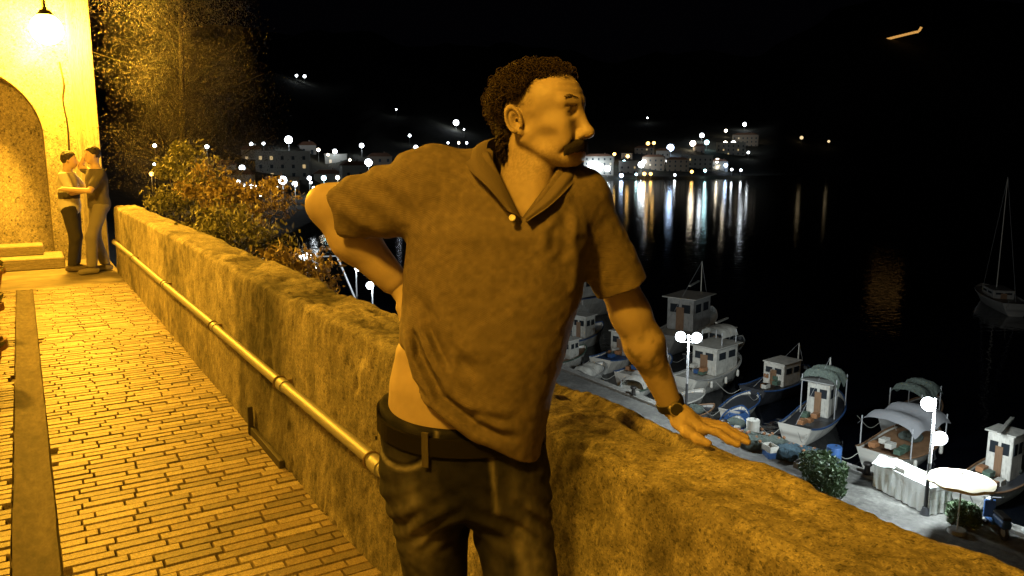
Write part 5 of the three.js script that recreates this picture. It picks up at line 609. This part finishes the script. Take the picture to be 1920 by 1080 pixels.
  const low = (o.legHem ?? 0.1) * k; part('trousers', nets(p => { let d = smax(trunk(p, 0.006), p[1] - 0.97 * k, 0.01); d = smax(d, 0.8 * k - p[1], 0.05); const lg = min(smin(capsule(p, hl, kl, 0.098, 0.075), capsule(p, kl, al, 0.075, 0.068), 0.04), smin(capsule(p, hr, kr, 0.098, 0.075), capsule(p, kr, ar, 0.075, 0.068), 0.04)); d = smin(d, lg, 0.03) + 0.006 * vnoise(p[0] * 13, p[1] * 16, p[2] * 13); return smax(d, low - p[1], 0.01); }, [-0.45, 0.02, -0.35], [0.45, 1.1, 0.4], 0.014), o.legMat, t);
  for (const q of [al, ar]) part('shoe', nets(p => smax(smin(capsule(p, [q[0], 0.05, q[2] - 0.05], [q[0] * 1.15, 0.04, q[2] + 0.15], 0.048, 0.042), capsule(p, [q[0], 0.05, q[2]], [q[0], 0.1, q[2]], 0.045, 0.04), 0.03), 0.004 - p[1], 0.006), [q[0] - 0.12, -0.01, q[2] - 0.15], [q[0] + 0.12, 0.2, q[2] + 0.26], 0.012), o.shoeMat, t);
  part('hair', nets(p => { let d = ellipsoid(p, [hd[0], hd[1] + 0.03, hd[2] - 0.012], [0.09, 0.105, 0.103]); d = smax(d, (p[2] - hd[2] - 0.055) + (hd[1] + 0.05 - p[1]) * 0.9, 0.01); if (o.longHair) d = smin(d, capsule(p, [hd[0], hd[1], hd[2] - 0.07], [hd[0], hd[1] - 0.25, hd[2] - 0.1], 0.06, 0.04), 0.03); return d + 0.006 * vnoise(p[0] * 50, p[1] * 50, p[2] * 50); }, [hd[0] - 0.15, hd[1] - 0.35, hd[2] - 0.2], [hd[0] + 0.15, hd[1] + 0.2, hd[2] + 0.15], 0.01), M(0.025, 0.018, 0.014, 0.7), t);
  return t;
}
const cloth = (r, g, b) => M(r, g, b, 0.95, { bumpMap: roughTex, bumpScale: 0.004 });
walker('person in white top and dark trousers embraced at the end of the wall', [0.56, -0.012, -12.75], 1.25, { k: 0.97, elbowL: [-0.30, 1.16, 0.12], wristL: [-0.14, 1.20, 0.33], elbowR: [0.30, 1.18, 0.14], wristR: [0.12, 1.25, 0.36], kneeL: [-0.08, 0.5, 0.05], kneeR: [0.09, 0.5, 0.02], footL: [-0.08, 0.09, -0.02], footR: [0.1, 0.09, -0.03], topMat: cloth(0.56, 0.54, 0.5), band: 1.12, bandMat: cloth(0.06, 0.055, 0.05), topHem: 0.84, sleeve: 0.8, legMat: cloth(0.03, 0.027, 0.027), shoeMat: cloth(0.1, 0.08, 0.06), longHair: false, head: [0.01, 1.62, 0.04] });
walker('person in dark shirt and pale trousers with one arm raised, embracing the other', [0.90, -0.012, -12.5], -1.35, { k: 1.0, elbowL: [-0.33, 1.48, 0.10], wristL: [-0.20, 1.66, 0.05], elbowR: [0.28, 1.16, 0.18], wristR: [0.10, 1.18, 0.40], kneeL: [-0.09, 0.5, 0.06], kneeR: [0.12, 0.52, 0.16], footL: [-0.08, 0.09, -0.05], footR: [0.15, 0.09, 0.20], topMat: cloth(0.09, 0.08, 0.075), topHem: 0.9, sleeve: 0.7, legMat: cloth(0.17, 0.155, 0.135), shoeMat: cloth(0.2, 0.18, 0.15), head: [0, 1.64, 0.03] });

moonlight.target.position.set(10, -5, -20); scene.add(moonlight.target);
Object.assign(moonlight.shadow.camera, { left: -60, right: 60, top: 60, bottom: -60, near: 1, far: 400 });
renderer.render(scene, camera);
